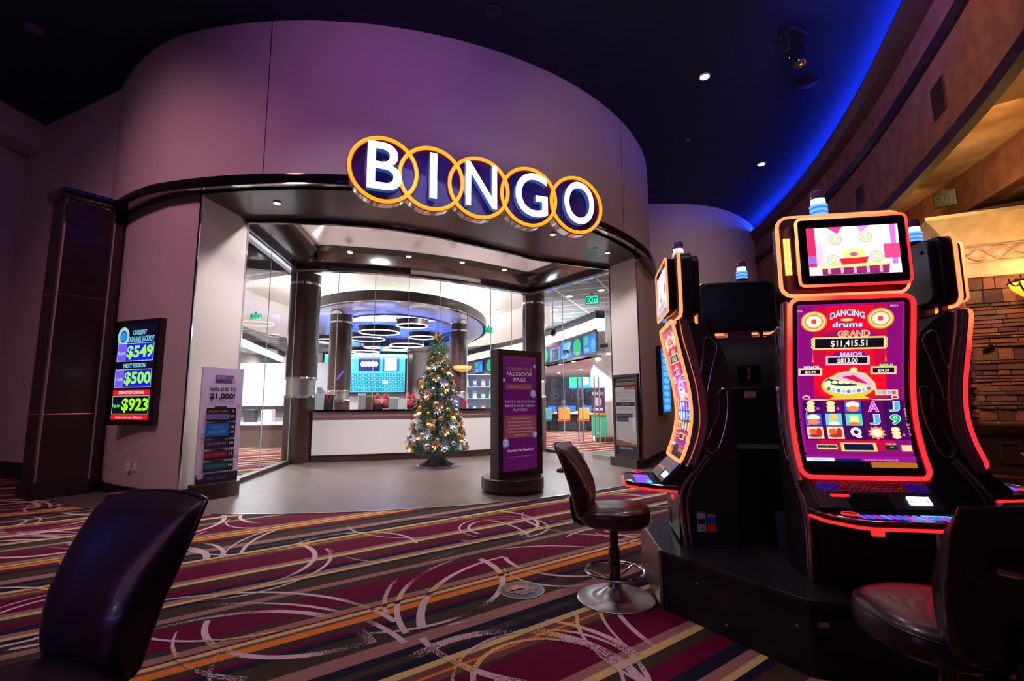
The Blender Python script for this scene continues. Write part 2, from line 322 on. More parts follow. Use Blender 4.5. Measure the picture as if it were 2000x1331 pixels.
def text_mesh(s, ext=0, off=0, res=3):
    k = (s, ext, off, res)
    if k not in _tc:
        cu = bpy.data.curves.new('t', 'FONT'); cu.body = s; cu.size = 1; cu.extrude = ext; cu.offset = off; cu.resolution_u = res; cu.fill_mode = 'BOTH' if ext else 'FRONT'
        o = bpy.data.objects.new('t', cu); COL.objects.link(o)
        dg = bpy.context.evaluated_depsgraph_get(); me = bpy.data.meshes.new_from_object(o.evaluated_get(dg))
        vs = [tuple(v.co) for v in me.vertices]; fs = [list(p.vertices) for p in me.polygons]
        bpy.data.objects.remove(o); bpy.data.curves.remove(cu); bpy.data.meshes.remove(me); _tc[k] = (vs, fs)
    return _tc[k]
class Canvas:
    """flat or curved printed graphics: every mark is a face with its own colour, stacked by hair-thin layers"""
    def __init__(s, fn, step=.0004): s.b = MB(); s.fn = fn; s.n = 0; s.st = step; s.b.keepn = 1
    def _d(s, col): s.n += 1; s.b.col = rgb(*col); return s.n * s.st
    def rect(s, x0, y0, x1, y1, col, nx=1, ny=1):
        d = s._d(col); s.b.grid(lambda u, v: s.fn(x0 + (x1 - x0) * u, y0 + (y1 - y0) * v, d), nx, ny); return s
    def poly(s, pts, col): d = s._d(col); s.b.add([s.fn(x, y, d) for x, y in pts], [list(range(len(pts)))]); return s
    def ell(s, cx, cy, rx, ry, col, n=20): return s.poly([(cx + rx * cos(2 * pi * i / n), cy + ry * sin(2 * pi * i / n)) for i in range(n)], col)
    def ring(s, cx, cy, rx, ry, w, col, n=24):
        d = s._d(col); s.b.add([s.fn(cx + (rx - k * w) * cos(2 * pi * i / n), cy + (ry - k * w) * sin(2 * pi * i / n), d) for i in range(n) for k in (0, 1)],
            [(2 * i, 2 * ((i + 1) % n), 2 * ((i + 1) % n) + 1, 2 * i + 1) for i in range(n)]); return s
    def frame(s, x0, y0, x1, y1, w, col):
        d = s._d(col)
        for a in ((x0, y0, x1, y0 + w), (x0, y1 - w, x1, y1), (x0, y0 + w, x0 + w, y1 - w), (x1 - w, y0 + w, x1, y1 - w)):
            s.b.add([s.fn(a[0], a[1], d), s.fn(a[2], a[1], d), s.fn(a[2], a[3], d), s.fn(a[0], a[3], d)], [(0, 1, 2, 3)])
        return s
    def text(s, t, cx, cy, h, col, w=None, off=0, res=2, arc=0):
        vs, fs = text_mesh(t, 0, off, res)
        if not vs: return s
        if len(t) == 1: y0 = min(v[1] for v in vs); y1 = max(v[1] for v in vs); vs = [(v[0], (v[1] - y0) / (y1 - y0) * .72, 0) for v in vs]
        d = s._d(col); x0 = min(v[0] for v in vs); x1 = max(v[0] for v in vs); sy = h / .72; sx = sy if w is None else w / max(1e-6, x1 - x0); mx = (x0 + x1) / 2
        hw = (x1 - x0) / 2 * sx
        P = []
        for v in vs:
            X = (v[0] - mx) * sx; Y = v[1] * sy - h / 2
            if arc: Y += arc * (1 - (X / hw) ** 2)
            P.append(s.fn(cx + X, cy + Y, d))
        s.b.add(P, fs); return s
    def bend(s, fn, levels):
        """artwork drawn flat is cut along shared height lines and then wrapped onto the curved glass"""
        bm = bmesh.new(); ly = bm.faces.layers.int.new('ci'); cols = []; vv = [bm.verts.new(v) for v in s.b.v]
        for f, c in zip(s.b.f, s.b.c):
            try: q = bm.faces.new([vv[i] for i in f])
            except ValueError: continue
            q[ly] = len(cols); cols.append(c)
        for z in levels: bmesh.ops.bisect_plane(bm, geom=bm.verts[:] + bm.edges[:] + bm.faces[:], plane_co=(0, z, 0), plane_no=(0, 1, 0))
        nb = MB(); nb.keepn = 1; bm.verts.index_update(); nb.v = [tuple(fn(v.co.x, v.co.y, v.co.z)) for v in bm.verts]
        for f in bm.faces: nb.f.append([v.index for v in f.verts]); nb.m.append(0); nb.c.append(cols[f[ly]])
        bm.free(); s.b = nb; return s
    def build(s, name, mat, parent=None): return s.b.build(name, mat, parent, smooth=0)
def flatmap(origin, right, up, normal):
    o, r, u, n = map(Vector, (origin, right, up, normal))
    return lambda x, y, d: o + r * x + u * y + n * d
def arcpts(cx, cy, r, a0, a1, n): return [(cx + r * cos(radians(a0 + (a1 - a0) * i / n)), cy + r * sin(radians(a0 + (a1 - a0) * i / n))) for i in range(n + 1)]
def smoothpath(pts, k=6):
    out = []; n = len(pts)
    for i in range(n - 1):
        p0 = Vector(pts[max(0, i - 1)]); p1 = Vector(pts[i]); p2 = Vector(pts[i + 1]); p3 = Vector(pts[min(n - 1, i + 2)])
        for j in range(k):
            t = j / k; out.append(tuple(.5 * ((2 * p1) + (p2 - p0) * t + (2 * p0 - 5 * p1 + 4 * p2 - p3) * t * t + (3 * p1 - p0 - 3 * p2 + p3) * t ** 3)))
    return out + [tuple(pts[-1])]
# ---------------------------------------------------------------- setting
CX, CY = -2.87, 12.2
def dp(phi, R):
    if phi < -18: R -= .014 * (-18 - phi)
    a = radians(phi); return (CX + R * sin(a), CY - R * cos(a))
def darc(p0, p1, R, n): return [dp(p0 + (p1 - p0) * i / n, R) for i in range(n + 1)]

# floor: carpet with inlaid arcs
b = MB(); b.add([(-16, -3, 0), (14, -3, 0), (14, 34, 0), (-16, 34, 0)], [(0, 1, 2, 3)]); b.mat(1); b.keepn = 1
ARCS = [(-1.14, 3.09, .6, -161, -45, .030, .045), (-1.39, 2.23, .78, 150, 30, .02, .06), (-1.58, 1.82, 1.31, 125, 38, .012, .035), (-1.62, 2.0, 1.3, 115, 42, .02, .035),
    (.21, 3.37, 1.02, -158, -250, .028, .012), (.32, 3.26, 1.03, -149, -290, .035, .018), (.55, 3.11, 1.09, -164, -235, .05, .025), (-.8, 3.46, .73, -110, 42, .012, .05),
    (.34, 3.79, .41, -174, -60, .008, .03), (.45, 4.08, .52, -170, -70, .035, .03), (-.02, 2.25, .66, 120, 22, .02, .04), (0, 2.19, .56, 165, 8, .06, .05),
    (.3, 3.12, .89, -150, -90, .035, .05), (1.52, 2.93, 1.02, 200, 158, .012, .03), (1.73, 3.04, 1.13, 205, 165, .03, .03), (-1.11, 3.03, .73, -158, -95, .008, .04),
    (-2.17, 3.82, .64, 60, -75, .045, .02), (-2.07, 3.81, .67, 40, -80, .03, .018), (-.84, 4.66, .8, -145, -50, .012, .018), (-2.3, 4.7, .62, -190, -20, .02, .03),
    (-.09, 4.93, .43, 250, -70, .014, .03), (-.1, 4.93, .33, 230, -60, .03, .015), (-.95, 5.3, .75, -170, -30, .02, .012), (.9, 5.4, .8, -190, -60, .02, .02),
    (-1.35, 4.2, .55, 170, 20, .02, .03), (-2.9, 3.1, .6, -100, 70, .02, .045), (-3.3, 2.5, .9, 130, 10, .02, .03)]
for dx, dy in ((0, 0), (2.55, 1.95), (-2.55, -1.95), (-2.9, 1.55), (-5.2, .1), (-4.9, 3.3), (.25, -2.6), (5.0, 4.1)):
    for cx, cy, r, a0, a1, w0, w1 in ARCS:
        n = 28; vs = []
        for i in range(n + 1):
            t = i / n; a = radians(a0 + (a1 - a0) * t); wd = (w0 + (w1 - w0) * t) * .5
            for q in (r - wd, r + wd): vs.append((cx + dx + q * cos(a), cy + dy + q * sin(a), .0007 + .00008 * (ARCS.index((cx, cy, r, a0, a1, w0, w1)))))
        if -9 < cx + dx < 8 and -1.5 < cy + dy < 8: b.add(vs, [(2 * i, 2 * i + 1, 2 * i + 3, 2 * i + 2) for i in range(n)])
floor = struct(b.build('floor', [carpet, carpeta], smooth=0))
# tiled apron
b = MB(); front = darc(-42, 72, 6.68, 60)
poly = front + [(3.3, 12.2), (.95, 12.3), (.4, 12.1), (-.6, 11.4), (-2.0, 10.85), (-4.4, 10.2), (-4.6, 7.6), (-6.6, 8.2)]
b.vprism(poly, .001, .005); struct(b.build('floor', tile, smooth=0))
b = MB(); b.sweep(front, [(-.01, .001), (.012, .001), (.012, .008), (-.01, .008)]); struct(b.build('trim_1', brushed))

# gaming floor ceiling and cove
FAS = smoothpath([(7.35, 16.5), (7.19, 13.65), (6.73, 10.6), (5.96, 7.75), (5.03, 5.3), (4.3, 3.72), (3.55, 2.45), (2.6, 1.15)], 9)
b = MB(); b.vprism([(-14, -3), (14, -3), (14, 17), (-14, 17)], 6.37, 6.5); struct(b.build('ceiling', navy, smooth=0))
# drum upper wall
up = darc(-36.5, 104, 6.2, 110)
b = MB(); b.sweep(up, [(0, 4.1), (0, 6.37), (-.15, 6.37), (-.15, 4.1)])
for ph in (-3.4, 51.9):
    b.mat(1); x, y = dp(ph, 6.2); b.sweep([dp(ph - .05, 6.2), dp(ph + .05, 6.2)], [(.002, 4.12), (.002, 6.37), (-.01, 6.37), (-.01, 4.12)]); b.mat(0)
struct(b.build('wall_front', [purplewall, blackm], smooth=40))
b = MB(); b.sweep(up, [(-.1, 4.0), (.1, 4.0), (.12, 4.03), (.12, 4.12), (.03, 4.14), (-.1, 4.14)]); struct(b.build('trim_2', blackg))
b = MB(); b.sweep(darc(-12.5, 60.5, 6.2, 60), [(.06, 3.985), (.105, 3.985), (.105, 4.0), (.06, 4.0)]); struct(b.build('trim_3', chrome))
# drum lower walls with jambs
lw_ = darc(-38, -12.4, 6.08, 26)
b = MB(); b.vprism(lw_ + [(-4.05, 7.2), (-4.7, 7.25)] + [(-5.4, 7.6), (-6.3, 8.2)], 0, 4.02); struct(b.build('wall_left', cream, smooth=30))
rw = darc(60.4, 69, 6.08, 8) + [(4.25, 12.6)]
b = MB(); b.vprism(rw + [(4.25, 13.5), (3.6, 13.9), (2.75, 12.0), (2.03, 9.86)], 0, 4.02); struct(b.build('wall_right', cream, smooth=30))
b = MB(); b.sweep(lw_ + [(-4.05, 7.2)], [(0, 0), (.02, 0), (.02, .13), (0, .13)]); struct(b.build('baseboard_left', blackm))
b = MB(); b.sweep([(2.03, 9.86)] + rw, [(0, 0), (.02, 0), (.02, .13), (0, .13)]); struct(b.build('baseboard_right', blackm))
for i, (x, y) in enumerate((lw_[-1], (-4.05, 7.2), (2.03, 9.86), rw[0])):
    b = MB(); b.box(x - .012, y - .012, .13, x + .012, y + .012, 4.0); struct(b.build('trim_%d' % (4 + i), chrome))
# entry soffit
inn = smoothpath([(-4.05, 7.12), (-3.06, 7.17), (-2.12, 7.36), (-1.26, 7.80), (-.45, 8.38), (.61, 9.2), (2.03, 9.86)], 6); out_ = darc(-12.4, 60.4, 6.2, len(inn) - 1)
b = MB(); n = len(inn)
b.add([(x, y, z) for x, y in out_ for z in (4.0, 4.3)] + [(x, y, z) for x, y in inn for z in (4.0, 4.3)],
      [(2 * i, 2 * i + 2, 2 * n + 2 * i + 2, 2 * n + 2 * i) for i in range(n - 1)] + [(2 * i + 1, 2 * i + 3, 2 * n + 2 * i + 3, 2 * n + 2 * i + 1) for i in range(n - 1)] + [(2 * n + 2 * i, 2 * n + 2 * i + 2, 2 * n + 2 * i + 3, 2 * n + 2 * i + 1) for i in range(n - 1)])
struct(b.build('ceiling', woodv, smooth=0))
b = MB(); b.sweep(inn, [(-.03, 3.93), (.03, 3.93), (.03, 4.0), (-.03, 4.0)]); struct(b.build('trim_8', blackg))
b = MB(); b.sweep(inn, [(.03, 3.985), (.045, 3.985), (.045, 3.998), (.03, 3.998)]); struct(b.build('trim_9', chrome))
# vestibule header and tray ceiling
HDR = [(-4.2, 7.15), (-4.5, 9.85)] + smoothpath([(-3.9, 9.78), (-2.85, 10.02), (-1.59, 10.58), (-.48, 11.35), (.5, 12.2)], 5) + [(2.1, 9.95)]
b = MB(); b.sweep(HDR, [(-.16, 3.935), (.10, 3.935), (.10, 4.04), (.34, 4.04), (.66, 4.14), (.66, 4.28), (-.16, 4.28)]); struct(b.build('trim_10', headerm, smooth=20))
b = MB(); b.sweep(HDR, [(-.04, 3.915), (.04, 3.915), (.04, 3.935), (-.04, 3.935)]); struct(b.build('trim_11', chrome))
b = MB(); b.sweep(HDR, [(.66, 4.27), (.72, 4.27), (.9, 4.55), (.66, 4.55)]); struct(b.build('trim_12', plain_cream, smooth=20))
b = MB(); b.vprism([(-4.6, 6.6), (-2.5, 6.6), (.8, 8.2), (2.4, 9.5), (2.4, 10.5), (.6, 12.8), (-.48, 11.7), (-2.0, 10.8), (-4.9, 10.2)], 4.55, 4.65); struct(b.build('ceiling', plain_cream, smooth=0))
b = MB(); b.vprism(darc(-36, 80, 6.1, 40) + [(3, 13.5), (-.5, 12.9), (-5, 11), (-7, 9.5)], 4.66, 4.72); struct(b.build('ceiling', blackm, smooth=0))
# left and back right walls of the gaming floor
b = MB(); b.sweep([(-14, 10.95), (-9.28, 8.76), (-5.9, 7.2)], [(0, 0), (0, 6.37), (-.15, 6.37), (-.15, 0)]); struct(b.build('wall_far_left', cream))
b = MB(); b.prism([(-9.4, 5.87), (-8.9, 5.87), (-8.9, 6.37), (-9.4, 6.37)], lambda x, z, d: (x + .45 * d / 8 - .2, 1 + d, z), 0, 8.1); struct(b.build('trim_13', cream, smooth=0))
b = MB(); b.vprism([(-10.6, 1), (-9.55, 1), (-9.2, 8.8), (-10.2, 9.2)], 0, 6.37); struct(b.build('wall_side_left', cream, smooth=0))
b = MB(); b.sweep([(-14, 10.95), (-9.28, 8.76), (-6.6, 7.52)], [(0, 0), (.03, 0), (.03, .25), (0, .25)]); struct(b.build('baseboard_far_left', blackm))
bw = smoothpath([(3.0, 12.3), (3.8, 12.22), (4.6, 12.25), (5.5, 12.5), (6.5, 13.2), (7.6, 14.5), (8.5, 16.5)], 6)
b = MB(); b.sweep(bw, [(0, 0), (0, 6.37), (-.15, 6.37), (-.15, 0)]); struct(b.build('wall_back_right', cream, smooth=40))
# big curved fascia on the right, its mouldings and blue cove
FR = FAS[::-1]  # travel so that offset>0 points to the room (left of screen)
def fsweep(name, prof, m): b = MB(); b.sweep(FAS, prof); return struct(b.build(name, m, smooth=30))
fsweep('wall_fascia_upper', [(.0, 5.42), (.0, 5.95), (-.06, 5.95), (-.06, 5.42)], brownp)
fsweep('trim_14', [(.06, 5.88), (.16, 5.93), (.20, 6.0), (.17, 6.04), (.22, 6.09), (.22, 6.13), (.0, 6.13), (.0, 5.86)], mouldm)
fsweep('trim_15', [(.02, 5.24), (.045, 5.25), (.045, 5.41), (.02, 5.42), (-.06, 5.42), (-.06, 5.24)], dkbrown)
fsweep('wall_fascia_lower', [(.0, 4.22), (.0, 5.24), (-.06, 5.24), (-.06, 4.22)], brownp)
fsweep('trim_16', [(.05, 4.06), (.06, 4.2), (.02, 4.22), (-.06, 4.22), (-.06, 4.06)], dkbrown)
fsweep('trim_17', [(-.06, 5.0), (-.05, 5.0), (-.05, 4.1), (-.06, 4.1)], orangep)
fsweep('ceiling', [(-.1, 5.0), (-.1, 5.05), (-3.0, 5.05), (-3.0, 5.0)], orangep)
b = MB(); b.sweep(FAS, [(.02, 6.14), (.10, 6.14), (.10, 6.17), (.02, 6.17)]); struct(b.build('trim_18', blueled))
fsweep('trim_19', [(-.2, 6.13), (-.14, 6.13), (-.14, 6.37), (-.2, 6.37)], black)
# second wall behind the stone pillar, header and outer wall
W2 = smoothpath([(9.2, 17), (8.75, 13), (8.25, 10.4), (8.0, 9.55), (7.56, 7.64), (7.2, 6.4), (6.8, 5.2), (6.3, 4.2)], 4)
b = MB(); b.sweep(W2, [(0, 4.35), (0, 5.0), (-.2, 5.0), (-.2, 4.35)]); struct(b.build('wall_header_right', brownp))
b = MB(); b.sweep([p for p in W2 if p[1] > 9.6], [(0, 0), (0, 4.36), (-.2, 4.36), (-.2, 0)]); struct(b.build('wall_outer_right', brownp))
b = MB(); b.sweep(W2, [(-.2, 4.35), (-.2, 4.4), (-4, 5.0), (-4, 4.95)]); struct(b.build('ceiling', orangep))
b = MB(); b.vprism([(7.2, 7.6), (8.3, 6.6), (12, 6.2), (12, 7.5), (8.9, 9.5)], 4.0, 4.22); struct(b.build('trim_20', dkbrown, smooth=0))
b = MB(); b.sweep([(15, 18), (14, 12), (13, 5), (12, 0)], [(0, 0), (0, 5.2), (-.2, 5.2), (-.2, 0)]); struct(b.build('wall_far_right', orangep))

# ---------------------------------------------------------------- bingo hall shell
EC = (-4.5, 18.9); EA = Vector((-.2, .98)).normalized(); EL = Vector((.98, .2)).normalized()
def ell(a, b_, t): v = EL * (b_ * cos(t)) + EA * (a * sin(t)); return (EC[0] + v.x, EC[1] + v.y)
room = [(-4.62, 9.95)] + [(x, y + .1) for x, y in HDR[2:-1]] + [(2.1, 10.1), (2.9, 12.0), (3.6, 13.9), (7.2, 17), (7.2, 28), (-2, 30), (-12, 29), (-14, 20), (-14, 12), (-7, 9.0)]
def raypoly(c, d, P):
    best = None
    for i in range(len(P)):
        a = Vector(P[i]); e = Vector(P[(i + 1) % len(P)]) - a; den = d.x * e.y - d.y * e.x
        if abs(den) < 1e-9: continue
        q = a - c; t = (q.x * e.y - q.y * e.x) / den; u = (q.x * d.y - q.y * d.x) / den
        if t > 0 and -1e-6 <= u <= 1 + 1e-6 and (best is None or t < best): best = t
    return best
b = MB(); vs = []; n = 144
for i in range(n):
    t = 2 * pi * i / n; p = Vector(ell(7.5, 5.4, t)) + Vector((.35, -1.5)); d = (p - Vector(EC)).normalized(); q = raypoly(Vector(EC), d, room) or 9
    q = max(q, (p - Vector(EC)).length + .01); o = Vector(EC) + d * q; vs += [(p.x, p.y, 3.95), (o.x, o.y, 3.95), (p.x, p.y, 5.3)]
b.add(vs, [(3 * i, 3 * ((i + 1) % n), 3 * ((i + 1) % n) + 1, 3 * i + 1) for i in range(n)]); struct(b.build('ceiling', act, smooth=0))
b = MB(); b.add(vs, [(3 * i, 3 * ((i + 1) % n), 3 * ((i + 1) % n) + 2, 3 * i + 2) for i in range(n)] + [[3 * i + 2 for i in range(n)]]); struct(b.build('ceiling', plain_cream, smooth=30))
# canopy ring (suspended oval soffit)
ring = [ell(6.4, 3.4, -2 * pi * i / 120) for i in range(120)]
can = empty('ceiling_canopy', (EC[0], EC[1], 3.9), 0, 'large oval dark wood ceiling canopy ring over the bingo hall columns', 'ceiling canopy')
def at(o, c): c.location = -o.location; return c
def childw(b, name, mats, par, **k): o = b.build(name, mats, par, **k); o.location = tuple(-x for x in par.location); return o
def rr(sc): return [(EC[0] + (x - EC[0]) * sc, EC[1] + (y - EC[1]) * sc) for x, y in ring]
def ringband(z_sc, closed_prof=True):
    b = MB(); n = len(ring); k = len(z_sc); vs = []
    for x, y in ring:
        for sc, z in z_sc: vs.append((EC[0] + (x - EC[0]) * sc, EC[1] + (y - EC[1]) * sc, z))
    b.add(vs, [(i * k + j, ((i + 1) % n) * k + j, ((i + 1) % n) * k + (j + 1) % k, i * k + (j + 1) % k) for i in range(n) for j in range(k if closed_prof else k - 1)]); return b
childw(ringband([(1, 3.9), (1, 4.18), (.97, 4.18), (.97, 3.9)]), 'fascia', woodv, can, smooth=30)
childw(ringband([(1.004, 3.885), (1.004, 3.9), (.985, 3.9), (.985, 3.885)]), 'chrome_edge', chrome, can, smooth=30)
childw(ringband([(.985, 3.9), (.97, 4.1), (.7, 4.1), (.68, 3.9)]), 'soffit', pmat('canopy_soffit', (.5, .46, .5), .25, coat=.5), can, smooth=30)
childw(ringband([(.69, 3.87), (.69, 4.3), (.67, 4.3), (.67, 3.87)]), 'inner_rim', blackg, can, smooth=30)
b = MB(); b.add([(EC[0] + (x - EC[0]) * .7, EC[1] + (y - EC[1]) * .7, 4.28) for x, y in ring], [list(range(120))]); childw(b, 'inner_ceiling', act, can, smooth=0)
b = ringband([(.95, 4.19), (.87, 4.19), (.87, 4.21), (.95, 4.21)]); childw(b, 'cove_light', glowwhite, can, smooth=0)
# walls
bt = MB(); bt.sweep([(-14, 12), (-14, 20), (-12.5, 26.3), (-3.0, 26.6), (-2.5, 29), (7.2, 29), (7.2, 17)], [(0, 0), (0, 3.95), (-.15, 3.95), (-.15, 0)]); struct(bt.build('wall_back', plain_cream))
# curved bulkheads with glowing cove
BR = smoothpath([(-2.6, 26.4), (-1.8, 24.6), (0, 21.2), (1.3, 18.4), (2.15, 15.8), (2.52, 14.45)], 6)
BL = smoothpath([(-12.3, 26.2), (-11.8, 24), (-11.0, 21), (-10.3, 18), (-10.4, 15.7), (-12.5, 13.4), (-14, 12.7)][::-1], 6)
k_ = 21
for path, sg, nm in ((BR, 1, 0), (BL, 1, 1)):
    pth = path if nm == 0 else path
    def sw(prof, m, name='wall_bulkhead_right' if nm == 0 else 'wall_bulkhead_left'): b = MB(); b.sweep(pth, prof); return struct(b.build(name, m, smooth=30))
    sw([(0, 2.6), (0, 3.32), (-.3, 3.32), (-.3, 2.6)], dkbrown if 0 else pmat('bulkhead_taupe%d' % nm, (.34, .29, .27), .6))
    sw([(.03, 3.3), (.05, 3.38), (-.05, 3.38), (-.05, 3.3)], mouldm)
    sw([(-.12, 3.38), (-.12, 3.72), (-.3, 3.72), (-.3, 3.38)], glowwhite)
    sw([(0, 3.72), (0, 3.93), (-.3, 3.93), (-.3, 3.72)], black)
b = MB(); b.vprism(BR + [(3.9, 14.2), (7.2, 17), (7.2, 29), (-2.5, 29)], 2.6, 2.66); struct(b.build('ceiling', plain_cream, smooth=0))
b = MB(); b.vprism(BL + [(-14, 26.3)], 2.6, 2.66); struct(b.build('ceiling', plain_cream, smooth=0))
b = MB(); b.sweep([(3.6, 13.7), (7.2, 16.5)], [(0, 0), (0, 2.6), (.1, 2.6), (.1, 0)]); struct(b.build('wall_hall_right', plain_cream))

# ---------------------------------------------------------------- glazing
GF = smoothpath([(-4.2, 9.92), (-2.9, 10.15), (-1.6, 10.72), (-.5, 11.42), (.35, 12.2)], 6)
wn = [0]
def pane(p, q, z0, z1, th=.012, frame=True):
    wn[0] += 1; a = Vector(p); c = Vector(q); d = (c - a).normalized(); nn = Vector((-d.y, d.x)) * th / 2
    w_ = struct(empty('window_%d' % wn[0], (a.x, a.y, z0))); b = MB(); b.vprism([tuple(a + nn), tuple(c + nn), tuple(c - nn), tuple(a - nn)], z0, z1); childw(b, 'glass_pane', glass, w_, smooth=0)
    b = MB(); q1 = c - d * .012; b.vprism([tuple(q1 + nn * 1.05), tuple(c + nn * 1.05), tuple(c - nn * 1.05), tuple(q1 - nn * 1.05)], z0, z1); childw(b, 'glass_edge', glassedge, w_, smooth=0)
    return w_
for i in range(0, 24, 6):
    for j in (0, 3): pane(GF[i + j], GF[i + j + 3], 1.07, 3.93) if j == 0 or i % 12 == 0 else pane(GF[i + j], GF[i + j + 3], 1.07, 3.93)
pane((-4.16, 7.22), (-4.32, 8.5), .08, 3.93); pane((-4.32, 8.52), (-4.5, 9.95), .08, 3.93)
b = MB(); b.sweep([(-4.15, 7.2), (-4.5, 9.95)], [(-.06, 0), (.06, 0), (.06, .08), (-.06, .08)]); struct(b.build('trim_21', dkbrown))
b = MB(); b.sweep([(.85, 12.15), (1.35, 11.3)], [(-.05, 0), (.05, 0), (.05, .08), (-.05, .08)]); struct(b.build('trim_22', blackm))
pane((.85, 12.1), (1.22, 11.5), .08, 3.93)
for p, q in (((1.25, 11.45), (1.98, 10.1)),): pane(p, q, 2.45, 3.93)
dn = [0]
def gdoor(p, q, hs):
    dn[0] += 1; a = Vector(p); c = Vector(q); d = (c - a).normalized(); n2 = Vector((-d.y, d.x))
    D = struct(empty('door_%d' % dn[0], (a.x, a.y, 0))); nn = n2 * .006
    b = MB(); b.vprism([tuple(a + nn), tuple(c + nn), tuple(c - nn), tuple(a - nn)], .1, 2.42); childw(b, 'glass_pane', glass, D, smooth=0)
    for nm, z in (('bottom_rail', (.02, .1)), ('top_patch', (2.34, 2.43))):
        b = MB(); e = c if z[0] < 1 else a + d * .2; b.vprism([tuple(a + nn * 3), tuple(e + nn * 3), tuple(e - nn * 3), tuple(a - nn * 3)], *z); childw(b, nm, blackg if z[0] > 1 else brushed, D, smooth=0)
    for sd in (-1, 1):
        h = a + d * hs + n2 * .06 * sd; b = MB(); b.tube([(h.x, h.y, .35), (h.x, h.y, 1.75)], .016, 10)
        for z in (.55, 1.55): g = a + d * hs; b.tube([(g.x, g.y, z), (h.x, h.y, z)], .008, 6)
        childw(b, 'door_handle', chrome, D)
gdoor((1.22, 11.5), (1.55, 10.85), .66); gdoor((2.0, 10.15), (1.72, 10.62), .38)

# ---------------------------------------------------------------- columns
def column(x, y, R, zt, label, collar=(1.36, 1.68), cap=True):
    c = empty('round_column', (x, y, 0), 0, label, 'column', 'dark wood columns of the bingo entrance and hall')
    b = MB(); b.lathe([(R, 0), (R, collar[0] - .02)], n=40); b.build('lower_shaft', wood, c)
    b = MB(); b.lathe([(R * .93, collar[0]), (R * .93, collar[1])], n=40); b.build('steel_collar', brushed, c)
    for z in (collar[0] - .04, collar[1]):
        b = MB(); b.lathe([(R * 1.02, z), (R * 1.05, z + .02), (R * 1.02, z + .05)], n=40); b.build('chrome_band', chrome, c)
    b = MB(); b.lathe([(R, collar[1] + .03), (R, zt - .25)], n=40); b.build('shaft', wood, c)
    b = MB(); b.lathe([(R * 1.01, zt - .25), (R * 1.01, zt - .2)], n=40); b.build('chrome_band', chrome, c)
    b = MB(); b.lathe([(R, zt - .2), (R, zt)], n=40); b.build('top_shaft', wood, c)
    return c
column(-4.45, 10.28, .31, 3.96, 'round dark wood column at the left end of the white ticket counter', (1.36, 1.70))
column(.56, 12.42, .29, 3.96, 'round dark wood column right of the ticket counter behind the tall purple kiosk', (1.36, 1.70))
def hallcol(x, y, R, lab):
    c = column(x, y, R, 3.72, lab, (1.30, 1.52)); b = MB(); b.lathe([(R * .95, 3.72), (R * .95, 3.92)], n=32); b.build('chrome_capital', chrome, c)
hallcol(-4.9, 13.8, .31, 'round wood hall column with chrome capital under the canopy, behind left part of counter')
hallcol(-1.72, 15.5, .28, 'round wood hall column with chrome capital, directly right of the christmas tree top')
b = MB(); b.box(2.56, 15.3, 0, 3.3, 15.9, 3.95); struct(b.build('wall_pier_right', white, smooth=0))
b = MB(); b.box(2.55, 15.28, 0, 3.31, 15.3, .14); struct(b.build('trim_23', mouldm, smooth=0))
# square dark wood pier at left
pierwood_dimmed = noisy(pmat('pier_wood_dimmed', (.02, .01, .01), .3, coat=.1), (1.2, 1.2, 45), 2.2, (.008, .005, .005), (.03, .014, .012), .03, 6)  # darker copy of the veneer, the dim light at the pier put into its colour
pr = empty('wood_pier', (-6.1, 6.4, 0), 0, 'tall dark wood pier with chrome strips at the left of the curved wall', 'pier')
PP = [(-6.55, 7.3), (-6.62, 6.85), (-6.45, 6.55), (-6.1, 6.37), (-5.78, 6.80), (-5.9, 7.35)]
b = MB(); b.vprism(PP, .2, 4.02); childw(b, 'shaft', pierwood_dimmed, pr, smooth=20)
b = MB(); b.sweep(PP + [PP[0]], [(.0, 0), (.03, 0), (.03, .2), (.0, .2)]); childw(b, 'plinth', blackm, pr)
b = MB(); b.sweep(PP + [PP[0]], [(-.3, 4.02), (.05, 4.02), (.07, 4.06), (.07, 4.15), (-.3, 4.15)]); childw(b, 'cornice', blackg, pr)
for p in (PP[3], PP[4]):
    b = MB(); b.box(p[0] - .014, p[1] - .014, .2, p[0] + .014, p[1] + .014, 4.02); childw(b, 'chrome_strip', chrome, pr)
for z in (1.08, 2.68, 4.0):
    b = MB(); b.sweep(PP[2:5], [(0, z - .008), (.008, z - .008), (.008, z + .008), (0, z + .008)]); childw(b, 'chrome_strip', chrome, pr)
